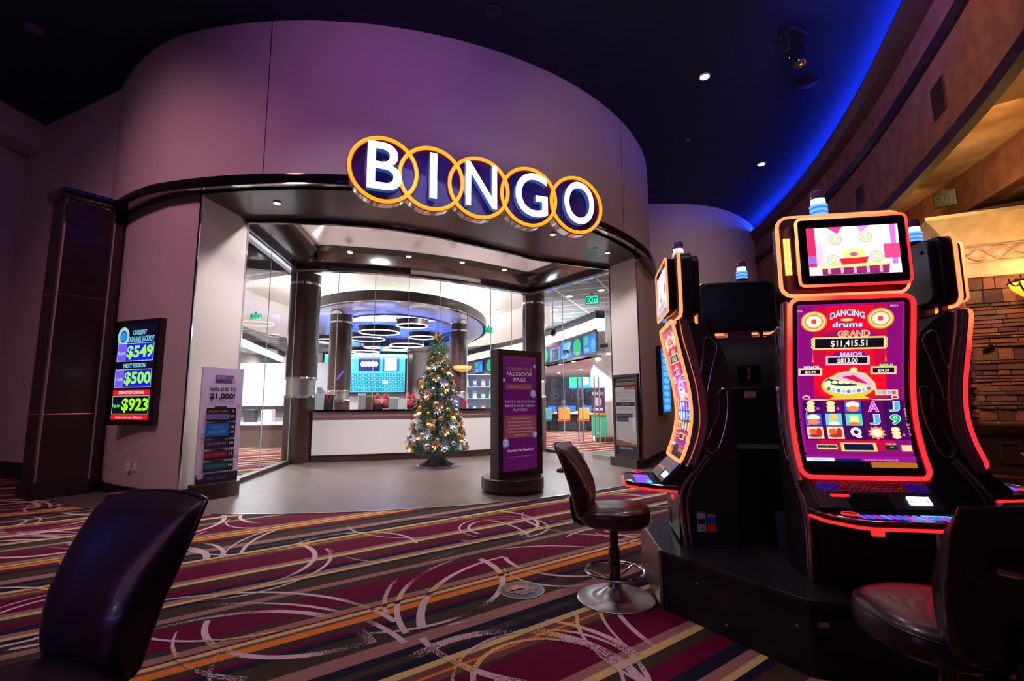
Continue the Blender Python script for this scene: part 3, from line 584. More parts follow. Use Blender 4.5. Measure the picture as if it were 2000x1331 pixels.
# ---------------------------------------------------------------- BINGO sign
SG = [('B', 753, 338, 6.10, 12), ('I', 846, 354, 6.36, 16), ('N', 937, 371, 6.62, 20), ('G', 1033, 389, 6.88, 24), ('O', 1124, 405.5, 7.14, 28)]
SP = [(-1.575, 5.685, 4.055), (-1.022, 5.915, 4.045), (-.432, 6.161, 4.03), (.236, 6.439, 4.02), (.925, 6.726, 4.02)]
sign = empty('bingo_sign', SP[2], 0, 'large lit BINGO sign of five overlapping amber rings on the curved wall', 'sign')
for (ch, u, v, dd, ph), p in zip(SG, SP):
    r_ = Vector((cos(radians(22.6)), sin(radians(22.6)), 0)); n_ = Vector((r_.y, -r_.x, 0)); up_ = Vector((0, 0, 1)); P0 = Vector(p)
    mp = lambda x, y, d: P0 + r_ * x + up_ * y + n_ * d
    R = .43; i0 = (0, 1, 2, 3, 4)['BINGO'.index(ch)] * .004
    circ = [(R * cos(2 * pi * i / 64), R * sin(2 * pi * i / 64)) for i in range(64)]
    b = MB(); b.prism(circ, mp, -.14, -.018 + i0 * .2); b.v = [tuple(x) for x in b.v]; childw(b, 'ring_backing', chrome, sign)
    b = MB(); b.prism([(x * .985, y * .985) for x, y in circ], mp, -.018, -.010 + i0 * .2); b.v = [tuple(x) for x in b.v]; childw(b, 'disc', discm, sign)
    b = MB(); b.tube([mp(x * .945, y * .945, .02 + i0) for x, y in circ], .024, 10, closed=True, sq=(1, 1)); childw(b, 'neon_ring', amber, sign)
    rd = Vector((p[0] - CX, p[1] - CY, 0)); rl = rd.length; b = MB()
    for zz in (.12, .26): b.tube([P0 + up_ * zz, P0 + up_ * zz - rd * ((rl - 6.15) / rl)], .018, 8)
    childw(b, 'wall_bracket', black, sign)
    b = MB(); b.tube([mp(x * .99, y * .99, .004 + i0) for x, y in circ], .014, 8, closed=True); b.tube([mp(x * .895, y * .895, .004 + i0) for x, y in circ], .01, 8, closed=True); childw(b, 'ring_lip', neonred, sign)
    vs, fs = text_mesh(ch, .09, .006, 8); xs = [q[0] for q in vs]; ys = [q[1] for q in vs]
    H_ = .60 if ch not in 'GO' else .62; W_ = {'B': .41, 'I': .09, 'N': .43, 'G': .48, 'O': .48}[ch]
    sx = W_ / (max(xs) - min(xs)); sy = H_ / (max(ys) - min(ys)); mx = (max(xs) + min(xs)) / 2; my = (max(ys) + min(ys)) / 2
    zf = max(q[2] for q in vs); b = MB()
    for f in fs: pass
    vv = [mp((q[0] - mx) * sx, (q[1] - my) * sy, .03 + (.085 if q[2] > 0 else 0)) for q in vs]
    face = [f for f in fs if all(vs[i][2] > zf - 1e-4 for i in f)]; rest = [f for f in fs if f not in face]
    b.add(vv, face); b.mat(1); b.add(vv, rest); b.keepn = 1; childw(b, 'letter', [bingow, bingos], sign, smooth=0)
light('AREA', 'sign_spill', (-.35, 5.6, 4.0), (-.35, 8, 4.0), 6, (.5, .5, 1), 2.2, .5)

# ---------------------------------------------------------------- jackpot display on the left wall
o0 = Vector((-5.415, 6.64, .93)); r_ = Vector((.94, -.342, 0)).normalized(); n_ = Vector((r_.y, -r_.x, 0))
jd = empty('jackpot_display', tuple(o0), 0, 'tall black video display with green jackpot amounts on the curved wall', 'screen')
b = MB(); mp = flatmap(o0 - n_ * .0, r_, (0, 0, 1), n_); b.prism([(0, 0), (.88, 0), (.88, 1.40), (0, 1.40)], mp, -.06, .05); childw(b, 'bezel', blackg, jd, smooth=0)
c = Canvas(flatmap(o0 + n_ * .05, r_, (0, 0, 1), n_))
c.rect(.06, .06, .82, 1.34, (2, 6, 30)); c.ring(.18, 1.18, .10, .115, .035, (120, 190, 230)); c.ell(.18, 1.18, .055, .065, (40, 130, 220)); c.ring(.18, 1.18, .115, .13, .014, (190, 210, 120))
c.text('CURRENT', .50, 1.23, .065, (130, 210, 240), .27, .01); c.text('CASH BALL JACKPOT', .53, 1.14, .075, (120, 200, 240), .52, .02)
for y, t, a, pc, bc in ((.85, '5am', '$549', (110, 80, 255), (20, 20, 230)), (.50, '11am', '$500', (110, 80, 255), (20, 20, 215)), (.15, '1pm', '$923', (4, 10, 40), (3, 8, 34))):
    c.rect(.09, y, .80, y + .23, bc); c.rect(.10, y, .27, y + .23, pc); c.frame(.09, y - .006, .80, y + .236, .006, (200, 220, 120))
    c.text(t, .18, y + .11, .05, (120, 255, 80) if a == '$923' else (180, 230, 255), .15); c.text(a, .535, y + .125, .155, (150, 250, 30), .51, .03)
c.text('NEXT SESSION', .46, .785, .055, (150, 225, 245), .42, .01); c.rect(.09, .40, .80, .46, (235, 10, 30)); c.text('OUR HOTTEST CASH BALL', .45, .43, .04, (255, 235, 245), .5, .01)
c.rect(.09, .075, .80, .135, (235, 10, 30)); c.text('Jackpots must be won, 1/2 No Limit', .44, .105, .026, (255, 235, 235), .52); childw(c.b, 'display', screenm, jd, smooth=0)
for i, x in enumerate((-5.04, -4.93)):
    p = Vector((x, 6.535 - i * .03, .40)); t = empty('wall_outlet', tuple(p), 0, ('blank' if i == 0 else 'duplex') + ' white wall plate low on the curved wall below the jackpot display', 'outlet')
    b = MB(); b.prism([(-.035, -.06), (.035, -.06), (.035, .06), (-.035, .06)], flatmap(p, r_, (0, 0, 1), n_), -.01, .012); childw(b, 'plate', white, t)
    for z in ((-.03, .03) if i else (0,)): b = MB(); b.prism([(-.012, z - .014), (.012, z - .014), (.012, z + .014), (-.012, z + .014)], flatmap(p, r_, (0, 0, 1), n_), .01, .016); childw(b, 'socket', plain_cream, t)
# blue display at right
bd = empty('blue_display', (3.3, 11.6, .9), 0, 'narrow blue lit display on the wall right of the bingo entrance behind the slot machine', 'screen')
p0 = Vector((3.17, 10.60, .93)); rr_ = Vector((.48, .877, 0)).normalized(); nn_ = Vector((rr_.y, -rr_.x, 0)); bd.location = p0
mp = flatmap(p0, rr_, (0, 0, 1), nn_); b = MB(); b.prism([(0, 0), (.95, 0), (.95, 1.5), (0, 1.5)], mp, .0, .08); childw(b, 'bezel', blackg, bd, smooth=0)
c = Canvas(flatmap(p0 + nn_ * .08, rr_, (0, 0, 1), nn_)); c.rect(.06, .06, .89, 1.44, (20, 120, 235))
for i in range(9): c.ell(.48, .16 + i * .145, .3, .05, (90, 200, 255)); c.text('BINGO', .48, .16 + i * .145, .05, (10, 60, 190), .4)
childw(c.b, 'display', screenm, bd, smooth=0)

# ---------------------------------------------------------------- poster stands
def ball(c, x, y, r): c.ell(x, y, r, r, (178, 160, 220)); c.ell(x - r * .2, y + r * .15, r * .6, r * .6, (222, 210, 240)); c.ring(x, y, r, r, r * .2, (150, 130, 200)); c.ell(x - r * .2, y + r * .1, r * .22, r * .22, (120, 70, 150))
def slab(name, label, P0, P1, zb, zt, th, frame, basefn, canv, pm, fr=.05):
    a = Vector((*P0, 0)); e = Vector((*P1, 0)); r_ = (e - a).normalized(); n_ = Vector((r_.y, -r_.x, 0)); W = (e - a).length
    s_ = empty(name, ((P0[0] + P1[0]) / 2, (P0[1] + P1[1]) / 2, 0), 0, label, 'sign stand')
    mp = flatmap(a, r_, (0, 0, 1), n_); b = MB(); b.prism([(0, zb), (W, zb), (W, zt), (0, zt)], mp, -th, -.012 if frame else 0); childw(b, 'panel', wood if frame else white, s_, smooth=0)
    if frame:
        b = MB()
        for x0, y0, x1, y1 in ((0, zb, fr, zt), (W - fr, zb, W, zt), (fr, zt - fr, W - fr, zt), (fr, zb, W - fr, zb + fr)): b.prism([(x0, y0), (x1, y0), (x1, y1), (x0, y1)], mp, -.015, .012)
        childw(b, 'frame', dkbrown, s_, smooth=0)
    basefn(s_, a, r_, n_, W)
    c = Canvas(flatmap(a + n_ * (.001 if not frame else -.010), r_, (0, 0, 1), n_)); canv(c, W, zb, zt, fr if frame else 0); childw(c.b, 'poster', pm, s_, smooth=0)
    return s_
# lavender sign at left
def base1(s_, a, r_, n_, W):
    m = a + r_ * W / 2; pts = [(m + r_ * x + n_ * y) for x, y in ((-.30, -.10), (-.30, .02), (-.24, .12), (0, .17), (.24, .12), (.30, .02), (.30, -.10))]
    b = MB(); b.vprism([(p.x, p.y) for p in pts], 0.01, .19); childw(b, 'base', woodv, s_, smooth=50)
def canv1(c, W, zb, zt, fr):
    c.rect(0, zb, W, zt, (222, 208, 244)); h = zt - zb; X = W / 2
    c.rect(0, zb, W, zb + .12, (38, 20, 62)); c.text('Management reserves all rights', X, zb + .07, .014, (200, 190, 220), W * .5); c.text('See bingo for full details', X, zb + .045, .012, (200, 190, 220), W * .4)
    y = lambda t: zt - t * h
    c.rect(X - .11, y(.135), X + .14, y(.065), (120, 100, 170)); c.text('RUDE', X - .03, y(.085), .025, (230, 225, 245), .1); c.text('BINGO', X, y(.12), .038, (60, 30, 70), .22, .02); c.rect(X + .12, y(.135), X + .16, y(.09), (220, 170, 130))
    c.text('WIN $100 TO', X, y(.19), .05, (28, 16, 34), W * .66, .02); c.text('$1,000!', X, y(.25), .075, (28, 16, 34), W * .62, .035)
    c.text('LIVE DJ, GAMES, PRIZES', X, y(.3), .016, (40, 24, 60), W * .6); c.text('ALL ELECTRONIC GAMES', X, y(.32), .016, (40, 24, 60), W * .6)
    for t0, t1, col, s1, tc_, nums in ((.36, .41, (30, 14, 24), 'Holly Jolly', (220, 170, 90), '3'), (.41, .455, (130, 118, 190), 'UGLY SWEATER', (70, 60, 190), '17'), (.49, .60, (20, 100, 200), 'UGLY', (110, 200, 240), '10'), (.64, .69, (48, 16, 50), 'UGLY SWEATER', (190, 150, 200), '10'), (.735, .785, (120, 16, 40), 'UGLY SWEATER', (230, 90, 110), '15'), (.83, .885, (16, 82, 92), 'UGLY SWEATER', (60, 170, 180), '16')):
        c.rect(W * .14, y(t1 + .02), W * .86, y(t0 - .005), (26, 14, 34)); c.rect(W * .14, y(t1), W * .70, y(t0), col); c.rect(W * .32, y(t0 + .002), W * .62, y(t0 - .02), (40, 24, 60))
        ym = y((t0 + t1) / 2)
        if s1 == 'UGLY': c.text('UGLY', W * .42, ym + .03, .042, tc_, W * .3); c.text('SWEATER', W * .42, ym - .028, .042, tc_, W * .44); c.text('30', W * .78, ym - .035, .032, (235, 230, 250), W * .09, .02); c.text('10', W * .78, ym + .03, .032, (235, 230, 250), W * .09, .02)
        else: c.text(s1, W * .42, ym, .032, tc_, W * .46); c.text(nums, W * .78, ym, .035, (235, 230, 250), W * (.09 if len(nums) > 1 else .04), .02)
    c.text('$25 MINIMUM BUY-IN', X, y(.918), .015, (60, 40, 90), W * .55); c.text('PER PERSON', X, y(.935), .015, (60, 40, 90), W * .34)
    for x, t, r in ((W * .9, .345, .026), (W * .07, .6, .035), (W * .93, .79, .026), (W * .08, .93, .045)): ball(c, x, y(t), r)
slab('poster_stand', 'lavender bingo sign reading WIN $100 TO $1,000 on a curved wood base', (-3.99, 6.28), (-3.73, 6.76), .19, 1.68, .03, False, base1, canv1, printm)
# round base kiosk
def base2(s_, a, r_, n_, W):
    b = MB(); b.lathe([(.415, .03), (.43, .045), (.43, .19), (.42, .20)], (0.0, 6.88, 0), 64); childw(b, 'base', woodv, s_)
    for i in range(6):
        t = 2 * pi * i / 6; b = MB(); b.lathe([(.02, .005), (.02, .03)], (0.0 + .34 * cos(t), 6.88 + .34 * sin(t), 0), 10); childw(b, 'caster', black, s_)
def canv2(c, W, zb, zt, fr):
    x0, x1, y0, y1 = fr + .005, W - fr - .005, zb + fr + .01, zt - fr - .005; w_ = x1 - x0; h = y1 - y0; X = (x0 + x1) / 2; y = lambda t: y1 - t * h
    c.rect(x0, y0, x1, y1, (112, 18, 110)); c.text('FOLLOW OUR', X, y(.115), .05, (200, 120, 120), w_ * .74, .005); c.text('FACEBOOK', X, y(.16), .055, (235, 200, 225), w_ * .74, .01); c.text('PAGE', X, y(.21), .055, (235, 200, 225), w_ * .36, .01)
    c.rect(x0 + w_ * .1, y(.30), x0 + w_ * .86, y(.25), (150, 70, 90)); c.text('@stationbingocasinos', X - .01, y(.275), .02, (220, 160, 170), w_ * .6)
    for i, t in enumerate(('SANTA FE STATION', 'BINGO AND KENO', 'PLAYERS')): c.text(t, X, y(.405 + .036 * i), .034, (225, 185, 220), w_ * (.86, .84, .4)[i], .006)
    c.rect(x0 + w_ * .05, y(.72), x1 - w_ * .05, y(.525), (160, 70, 85))
    for i, t in enumerate(('STAY UP TO DATE', 'ON WHATS HAPPENING', 'IN BINGO AND KENO,', 'UPCOMING PROMOTIONS,', 'CASH BALL INFORMATION', 'AND MORE!')): c.text(t, X, y(.555 + .0285 * i), .018, (235, 190, 205), w_ * (.5, .72, .64, .78, .76, .36)[i])
    for x, t, r in ((x1 - .05, .085, .024), (x0 + .03, .22, .024), (x1 - .08, .335, .055), (x0 + .05, .76, .065), (x1 - .06, .70, .045)): ball(c, x, y(t), r)
    c.text('Santa Fe Station', X, y(.825), .035, (245, 225, 245), w_ * .74, .012); c.text('stationcasinosbingo.com', X, y(.88), .012, (200, 150, 200), w_ * .7)
slab('poster_kiosk', 'tall purple FOLLOW OUR FACEBOOK PAGE kiosk on a round wood base', (-.19, 6.56), (.42, 7.10), .20, 1.93, .16, True, base2, canv2, litprint, .075)
# session kiosk
def base3(s_, a, r_, n_, W):
    m = a + r_ * W / 2; pts = [(m + r_ * x + n_ * y) for x, y in ((-W / 2 - .03, -.16), (-W / 2 - .03, .10), (W / 2 + .03, .10), (W / 2 + .03, -.16))]
    b = MB(); b.vprism([(p.x, p.y) for p in pts], .008, .17); childw(b, 'base', woodv, s_, smooth=0)
def canv3(c, W, zb, zt, fr):
    x0, x1, y0, y1 = fr, W - fr, zb + fr, zt - fr; w_ = x1 - x0; h = y1 - y0; X = (x0 + x1) / 2; y = lambda t: y1 - t * h
    c.rect(x0, y0, x1, y1, (214, 196, 200)); c.rect(x0, y(.13), x1, y1, (30, 18, 22)); c.text('EXCEPT POWER BINGO NIGHT', X, y(.035), .022, (220, 200, 210), w_ * .9); c.text('BINGO SESSION', X, y(.085), .05, (222, 190, 110), w_ * .94, .01)
    for i, ch in enumerate('2023'): c.ell(X + w_ * (.02 + i * .13), y(.145), .034, .038, (170, 30, 40)); c.text(ch, X + w_ * (.02 + i * .13), y(.145), .03, (240, 220, 220))
    c.text('SUNDAY, DECEMBER 31, 2023', X, y(.20), .018, (40, 24, 50), w_ * .84); c.text('1PM SESSION - DOORS 11AM', X, y(.235), .018, (40, 24, 50), w_ * .84); c.text('TOTAL PAYOUTS OVER', X, y(.30), .022, (50, 30, 50), w_ * .55)
    c.poly([(x0 + .02, y(.375)), (x0 + .02, y(.33)), (x1 - .02, y(.33)), (x1 - .05, y(.352)), (x1 - .02, y(.375))], (34, 22, 28)); c.text('$11,000!', X, y(.352), .03, (226, 190, 100), w_ * .36, .01); c.text('SUNDAY 1PM SESSION', X, y(.42), .018, (90, 60, 80), w_ * .7)
    c.rect(x0 + .03, y(.58), x0 + w_ * .62, y(.48), (24, 22, 58)); c.rect(x0 + .03, y(.525), x0 + w_ * .82, y(.475), (24, 22, 58)); c.text('BUY YOUR TICKETS NOW', x0 + w_ * .42, y(.5), .018, (210, 200, 230), w_ * .66); c.text('AT THE BINGO COUNTER', x0 + w_ * .36, y(.55), .016, (190, 190, 220), w_ * .5)
    c.poly([(x1 - .13, y(.53)), (x1 - .04, y(.52)), (x1 - .05, y(.68)), (x1 - .085, y(.72)), (x1 - .11, y(.67))], (238, 232, 242)); c.rect(x1 - .09, y(.76), x1 - .08, y(.70), (220, 210, 230)); c.ring(x1 - .14, y(.84), .04, .045, .012, (190, 130, 60)); c.ring(x1 - .07, y(.845), .04, .045, .012, (200, 150, 90))
    c.poly([(x0, y(.89)), (x1, y(.905)), (x1, y(.96)), (x0, y(.96))], (170, 84, 40)) if 0 else c.poly([(x0, y(.885)), (x0, y(.81)), (x1, y(.86)), (x1, y(.90))], (176, 88, 46)); c.rect(x0, y0, x1, y(.885), (16, 22, 52)); c.text('Santa Fe Station', X, y(.915), .036, (225, 225, 240), w_ * .64, .01)
slab('poster_kiosk', 'framed BINGO SESSION poster kiosk standing by the right entrance jamb', (1.985, 9.62), (2.31, 9.02), .17, 1.73, .06, True, base3, canv3, litprint, .05)

# ---------------------------------------------------------------- ticket counter
ct = empty('ticket_counter', (-2.4, 10.8, 0), 0, 'curved white ticket counter with black top and wood kick between the columns', 'counter')
CF = smoothpath([(-4.11, 10.13), (-3.21, 10.36), (-2.21, 10.68), (-1.14, 11.02), (-.35, 11.5), (.2, 12.03)], 6)
b = MB(); b.sweep(CF, [(0, .15), (0, .86), (-.12, .86), (-.12, .15)]); childw(b, 'front_panel', white, ct)
b = MB(); b.sweep(CF, [(0, .86), (.03, .93), (.03, 1.03), (-.12, 1.03), (-.12, .86)]); childw(b, 'fascia', pmat('counter_mauve', (.32, .2, .2), .4), ct, smooth=20)
b = MB(); b.sweep(CF, [(-.02, 0), (-.02, .15), (-.12, .15), (-.12, 0)]); childw(b, 'kick_plate', wood, ct)
b = MB(); b.sweep(CF, [(.07, 1.03), (.07, 1.075), (-.6, 1.075), (-.6, 1.03)]); childw(b, 'worktop', blackg, ct)
# gifts and merchandise on the counter
def cpos(t, off): 
    i = t * (len(CF) - 1); k = min(int(i), len(CF) - 2); f = i - k; a = Vector(CF[k]); e = Vector(CF[k + 1]); d = (e - a).normalized(); p = a.lerp(e, f); return p - Vector((d.y, -d.x)) * off
red = pmat('red_felt', (.55, .02, .03), .7); pinkw = pmat('pink_white_plush', (.8, .6, .62), .9); wr = pmat('white_paper_bag', (.7, .7, .72), .6); gr = pmat('grey_box', (.35, .35, .38), .6); blk = pmat('black_box', (.03, .025, .03), .5); brn = pmat('brown_box', (.2, .08, .05), .6); blu = pmat('blue_box', (.05, .15, .5), .5); gn = pmat('green_ribbon', (.02, .2, .08), .6)
def bag(t, off, w_, h, m, label, m2=None):
    w_ *= 1.2; h *= 1.3; p = cpos(t, off); o = empty('gift_bag', (p.x, p.y, 1.075), radians(15), label, 'bag'); b = MB()
    b.add([(-w_ / 2 * .82, -.04, 0), (w_ / 2 * .82, -.04, 0), (w_ / 2 * .82, .04, 0), (-w_ / 2 * .82, .04, 0), (-w_ / 2, -.05, h), (w_ / 2, -.05, h), (w_ / 2, .05, h), (-w_ / 2, .05, h)], [(0, 1, 5, 4), (1, 2, 6, 5), (2, 3, 7, 6), (3, 0, 4, 7), (3, 2, 1, 0)]); b.build('bag_body', m, o, smooth=0)
    b = MB(); b.tube([(w_ * .2 * cos(x), -.05, h + .05 * sin(x)) for x in [pi * i / 8 for i in range(9)]], .004, 6); b.build('handle', m2 or m, o)
    if m2: b = MB(); b.add([(-w_ * .3, -.055, h * .9), (0, -.052, h * .45), (w_ * .3, -.055, h * .9), (w_ * .15, -.055, h), (0, -.053, h * .6), (-w_ * .15, -.055, h)], [(0, 1, 4, 5), (1, 2, 3, 4)]); b.build('bow', m2, o, smooth=0)
def boxi(t, off, w_, d, h, m, label, lid=None, name='gift_box'):
    w_ *= 1.25; h *= 1.35; p = cpos(t, off); o = empty(name, (p.x, p.y, 1.075), radians(14 + (t * 37) % 12), label, 'box'); b = MB(); b.box(-w_ / 2, -d / 2, 0, w_ / 2, d / 2, h); b.build('box_body', m, o, smooth=0, bevel=.004)
    b = MB(); b.box(-w_ / 2 - .003, -d / 2 - .003, h - .03, w_ / 2 + .003, d / 2 + .003, h + .003); b.build('lid', lid or m, o, smooth=0, bevel=.003)
bag(.03, .2, .17, .26, wr, 'white paper bag on the counter beside the left column'); bag(.075, .24, .20, .24, blk, 'black bag with a red bow on the counter, next to the white bag', red)
boxi(.205, .28, .12, .12, .25, gr, 'grey box on the counter just right of the second wood column', wr)
def plush(t, off, label):
    p = cpos(t, off); o = empty('holiday_plush', (p.x, p.y, 1.075), .3, label, 'plush toy'); b = MB(); b.sphere((0, 0, .07), .07, 8); b.build('body', red, o); b = MB(); b.sphere((0, 0, .16), .045, 8); b.build('head', pinkw, o)
    b = MB(); b.lathe([(.048, .17), (.05, .185), (.035, .22), (.012, .265), (.001, .27)], n=12); b.sphere((0, 0, .27), .015, 5); b.build('hat', red, o); o.scale = (1.35,) * 3
plush(.27, .25, 'red and white plush in a basket area, leftmost of the holiday plushes on the counter'); boxi(.275, .16, .14, .08, .08, blk, 'low black box in front of the leftmost holiday plush')
boxi(.335, .26, .17, .1, .19, gr, 'grey gift box behind the small numbered box on the counter', wr); boxi(.37, .2, .11, .06, .15, wr, 'white box with black numbers on the counter left of the plushes', wr)
plush(.415, .3, 'red plush between the numbered white box and the black box'); boxi(.425, .17, .12, .1, .16, blk, 'tall black box in the middle of the counter', brn); plush(.455, .2, 'red plush right of the tall black box on the counter'); plush(.485, .28, 'red plush left of the pink boxed toy'); 
boxi(.525, .28, .2, .12, .2, pinkw, 'pink and white boxed toy on the counter', red); plush(.545, .18, 'red plush in front of the pink boxed toy'); boxi(.585, .26, .2, .1, .23, blu, 'blue boxed set with white lid near the christmas tree', wr); plush(.305, .3, 'red plush right behind the low black box on the counter'); plush(.395, .36, 'red plush half hidden behind the numbered white box'); boxi(.505, .36, .14, .08, .22, wr, 'white box at the back of the counter between two red plushes'); boxi(.565, .38, .16, .08, .2, gn, 'green box behind the pink boxed toy', red); boxi(.24, .38, .16, .08, .2, brn, 'brown box behind the grey box near the second column', gn)
boxi(.62, .22, .07, .07, .2, red, 'red box touching the christmas tree side', wr)

# ---------------------------------------------------------------- christmas tree
TX, TY = -1.45, 9.5
tr = empty('christmas_tree', (TX, TY, 0), 0, 'tall slim christmas tree in front of the white ticket counter', 'christmas tree')
def trr(z): return .53 * max(.02, (1 - (z - .28) / 2.25)) ** .92 + .02
b = MB(); rnd = random.Random(3)
for i in range(2500):
    z = .27 + 2.12 * (rnd.random() ** 1.45); a = rnd.random() * 2 * pi; R = trr(z) * (.35 + .65 * rnd.random() ** .5); dirv = Vector((cos(a), sin(a), -.15 + .45 * rnd.random())).normalized()
    base = Vector((R * .72 * cos(a), R * .72 * sin(a), z)); ln = .10 + .07 * rnd.random(); sd = dirv.cross(Vector((0, 0, 1))).normalized(); u2 = sd.cross(dirv)
    for k in range(7):
        t = k / 7; an = k * 2.4 + i; o_ = base + dirv * ln * t; nd = (dirv * .7 + (sd * cos(an) + u2 * sin(an)) * .9).normalized(); wv = nd.cross(dirv).normalized() * .006
        b.add([o_ - wv, o_ + wv, o_ + nd * .06], [(0, 1, 2)])
b.build('foliage', fol, tr, smooth=0)
b = MB(); b.lathe([(.03, .0), (.03, .5), (.02, 2.2), (.005, 2.4)], n=10); b.build('trunk', bark, tr)
b = MB(); b.lathe([(.34, .006), (.30, .04), (.2, .10), (.10, .2), (.05, .26)], n=36)
b.v = [(x * (1 + .10 * sin(7 * atan2(y, x))), y * (1 + .1 * sin(9 * atan2(y, x))), z) for x, y, z in b.v]; b.build('tree_skirt', pmat('dark_velvet', (.02, .015, .03), .6), tr)
b = MB(); b.tube([(.36 * (1 + .08 * sin(7 * t)) * cos(t), .36 * (1 + .08 * sin(7 * t)) * sin(t), .02) for t in [2 * pi * i / 48 for i in range(48)]], .017, 6, closed=True); b.build('skirt_trim', silver, tr)
b = MB()
for i in range(26):
    a = i * 2.4; d = Vector((cos(a) * .35, sin(a) * .35, 1)).normalized() if i % 2 else Vector((cos(a) * .8, sin(a) * .8, .8)).normalized(); sd = d.cross(Vector((0, 0, 1))).normalized() * .02; c0 = Vector((0, 0, 2.38)); l_ = .2 + .07 * rnd.random()
    b.add([c0, c0 + d * l_ * .5 + sd, c0 + d * l_, c0 + d * l_ * .5 - sd], [(0, 1, 2, 3)])
b.build('gold_topper', rgold, tr, smooth=0)
def onl(i, n, zmax=2.25): 
    z = .34 + (zmax - .34) * ((i + .5) / n) ** 1.25; a = i * 2.39996 + .3; R = trr(z) * 1.04; return (TX + R * cos(a), TY + R * sin(a), z)
bs = MB(); bs.sphere((0, 0, 0), 1, 10); ballmeshes = []
def bauble0(m, nm):
    o = empty(nm, (0, 0, -5)); b = MB(); b.sphere((0, 0, 0), 1, 10); b.build('ball', m, o, smooth=60); b = MB(); b.lathe([(.22, .95), (.22, 1.15), (.1, 1.2)], n=8); b.build('cap', rgold, o); return o
protos = {'silver': bauble0(silver, 'bauble'), 'gold': bauble0(rgold, 'bauble')}
used = {'silver': 0, 'gold': 0}
for i in range(96):
    kind = 'silver' if i % 5 in (0, 2) else 'gold'; p = onl(i, 96); sz = (.075 if i % 7 == 0 else .043 if i % 2 else .056) * (1 - .3 * p[2] / 2.6); P = protos[kind]
    o = P if not used[kind] else copy_tree(P); used[kind] = 1; o.location = p; o.scale = (sz,) * 3
    tag(o, 'shiny %s ball ornament hanging on the christmas tree' % kind, 'ornament', '%s balls on the christmas tree' % kind)
def rosette(m, nm, n, ln, wd):
    b = MB()
    for i in range(n):
        a = 2 * pi * i / n; t = .5 + .35 * (i % 2); d = Vector((cos(a), sin(a), t)).normalized(); sd = d.cross(Vector((0, 0, 1))).normalized() * wd
        b.add([(0, 0, 0), d * ln * .5 + sd, d * ln, d * ln * .5 - sd], [(0, 1, 2, 3)])
    return b.build(nm, m, None, smooth=0)
g0 = rosette(rgold, 'gold_flower', 8, .11, .03); s0 = rosette(frost, 'frosted_sprig', 9, .13, .016)
for j, (o0_, nm, gl, N_i) in enumerate(((g0, 'gold leaf flower ornament tucked into the christmas tree', 'gold flowers on the christmas tree', 50), (s0, 'silvery frosted sprig tucked into the christmas tree', 'frosted sprigs on the christmas tree', 32))):
    for i in range(N_i):
        o = o0_ if i == 0 else o0_.copy()
        if i: COL.objects.link(o)
        p = onl(i + .5 * (j + 1), N_i, 2.15); a = (i + .5 * (j + 1)) * 2.39996 + .3; o.location = p; o.rotation_euler = (0, radians(75), a); tag(o, nm, 'ornament', gl)
# ---------------------------------------------------------------- bingo hall furnishings
def fixture(name, p, r, label, group, m=lampw, cat='ceiling light', ringm=None, th=.03, tilt=None):
    o = empty(name, p, 0, label, cat, group); b = MB(); b.lathe([(r * 1.25, 0), (r * 1.25, -.012), (r, -.02), (r, 0)], n=24); b.build('trim_ring', ringm or white, o)
    b = MB(); b.lathe([(r * .98, -.014), (r * .5, -.02)], n=24); b.build('lens', m, o); return o
for i, (x, y) in enumerate(((3.1, 7.18), (5.48, 10.08))): fixture('ceiling_light', (x, y, 6.37), .07, ('large white ceiling downlight above the slot machines', 'smaller white ceiling downlight near the blue cove')[i], None)
for i, (x, y) in enumerate(((-3.28, 6.51), (.69, 7.84), (1.8, 8.86))): fixture('soffit_light', (x, y, 4.0), .045, ('soffit downlight left of the BINGO sign', 'soffit downlight just below the O of the sign', 'soffit downlight nearest the right jamb')[i], None)
fixture('sprinkler', (1.53, 8.61, 4.0), .02, 'small sprinkler head in the dark soffit near the right jamb', None, chrome, 'sprinkler', chrome)
for i, (x, y) in enumerate(((-3.41, 8.71), (-.52, 9.57), (.72, 10.5))): fixture('tray_light', (x, y, 4.55), .05, ('tray ceiling downlight at far left of the entry', 'tray ceiling downlight under the G of the sign', 'bright tray ceiling downlight under the O of the sign')[i], None)
for i, (x, y) in enumerate(((-3.09, 9.02), (-2.03, 9.32), (-1.02, 9.74), (-.16, 10.32), (1.42, 10.35))):
    o = fixture('header_light', (x, y, 4.085), .045, 'small bright downlight in the dark header ring, number %s from the left' % ('first', 'second', 'third', 'fourth', 'fifth')[i], None)
    light('SPOT', 'header_spot', (x, y, 4.05), (x, y, 0), 22, (.9, 1, .98), .03, angle=100)
for i, (x, y, r) in enumerate(((-2.5, 8.95, .32), (.04, 10.0, .32))):
    o = empty('round_diffuser', (x, y, 4.55), 0, ('round air diffuser in tray ceiling under the B of the sign', 'round air diffuser in tray ceiling under the G of the sign')[i], 'air diffuser')
    for k in range(4): b = MB(); q = r * (1 - k * .24); b.lathe([(q, -.002), (q, -.015 - k * .006), (q * .93, -.02 - k * .006), (q * .86, -.002)], n=40); b.build('diffuser_ring', plain_cream, o)
for i, (x, y, z, r) in enumerate(((-6.6, 6.12, 6.37, .11), (-.22, 5.84, 6.37, .11), (4.82, 7.33, 6.37, .17))):
    o = empty('ceiling_speaker', (x, y, z), 0, ('violet tinted round ceiling speaker at far left', 'dark round ceiling speaker at the top centre', 'dark round ceiling speaker near the stage light at right')[i], 'speaker'); b = MB(); b.lathe([(r, 0), (r, -.015), (r * .9, -.02)], n=32); b.build('grille', (pmat('violet_grille', (.12, .07, .3), .6), black, black)[i], o)
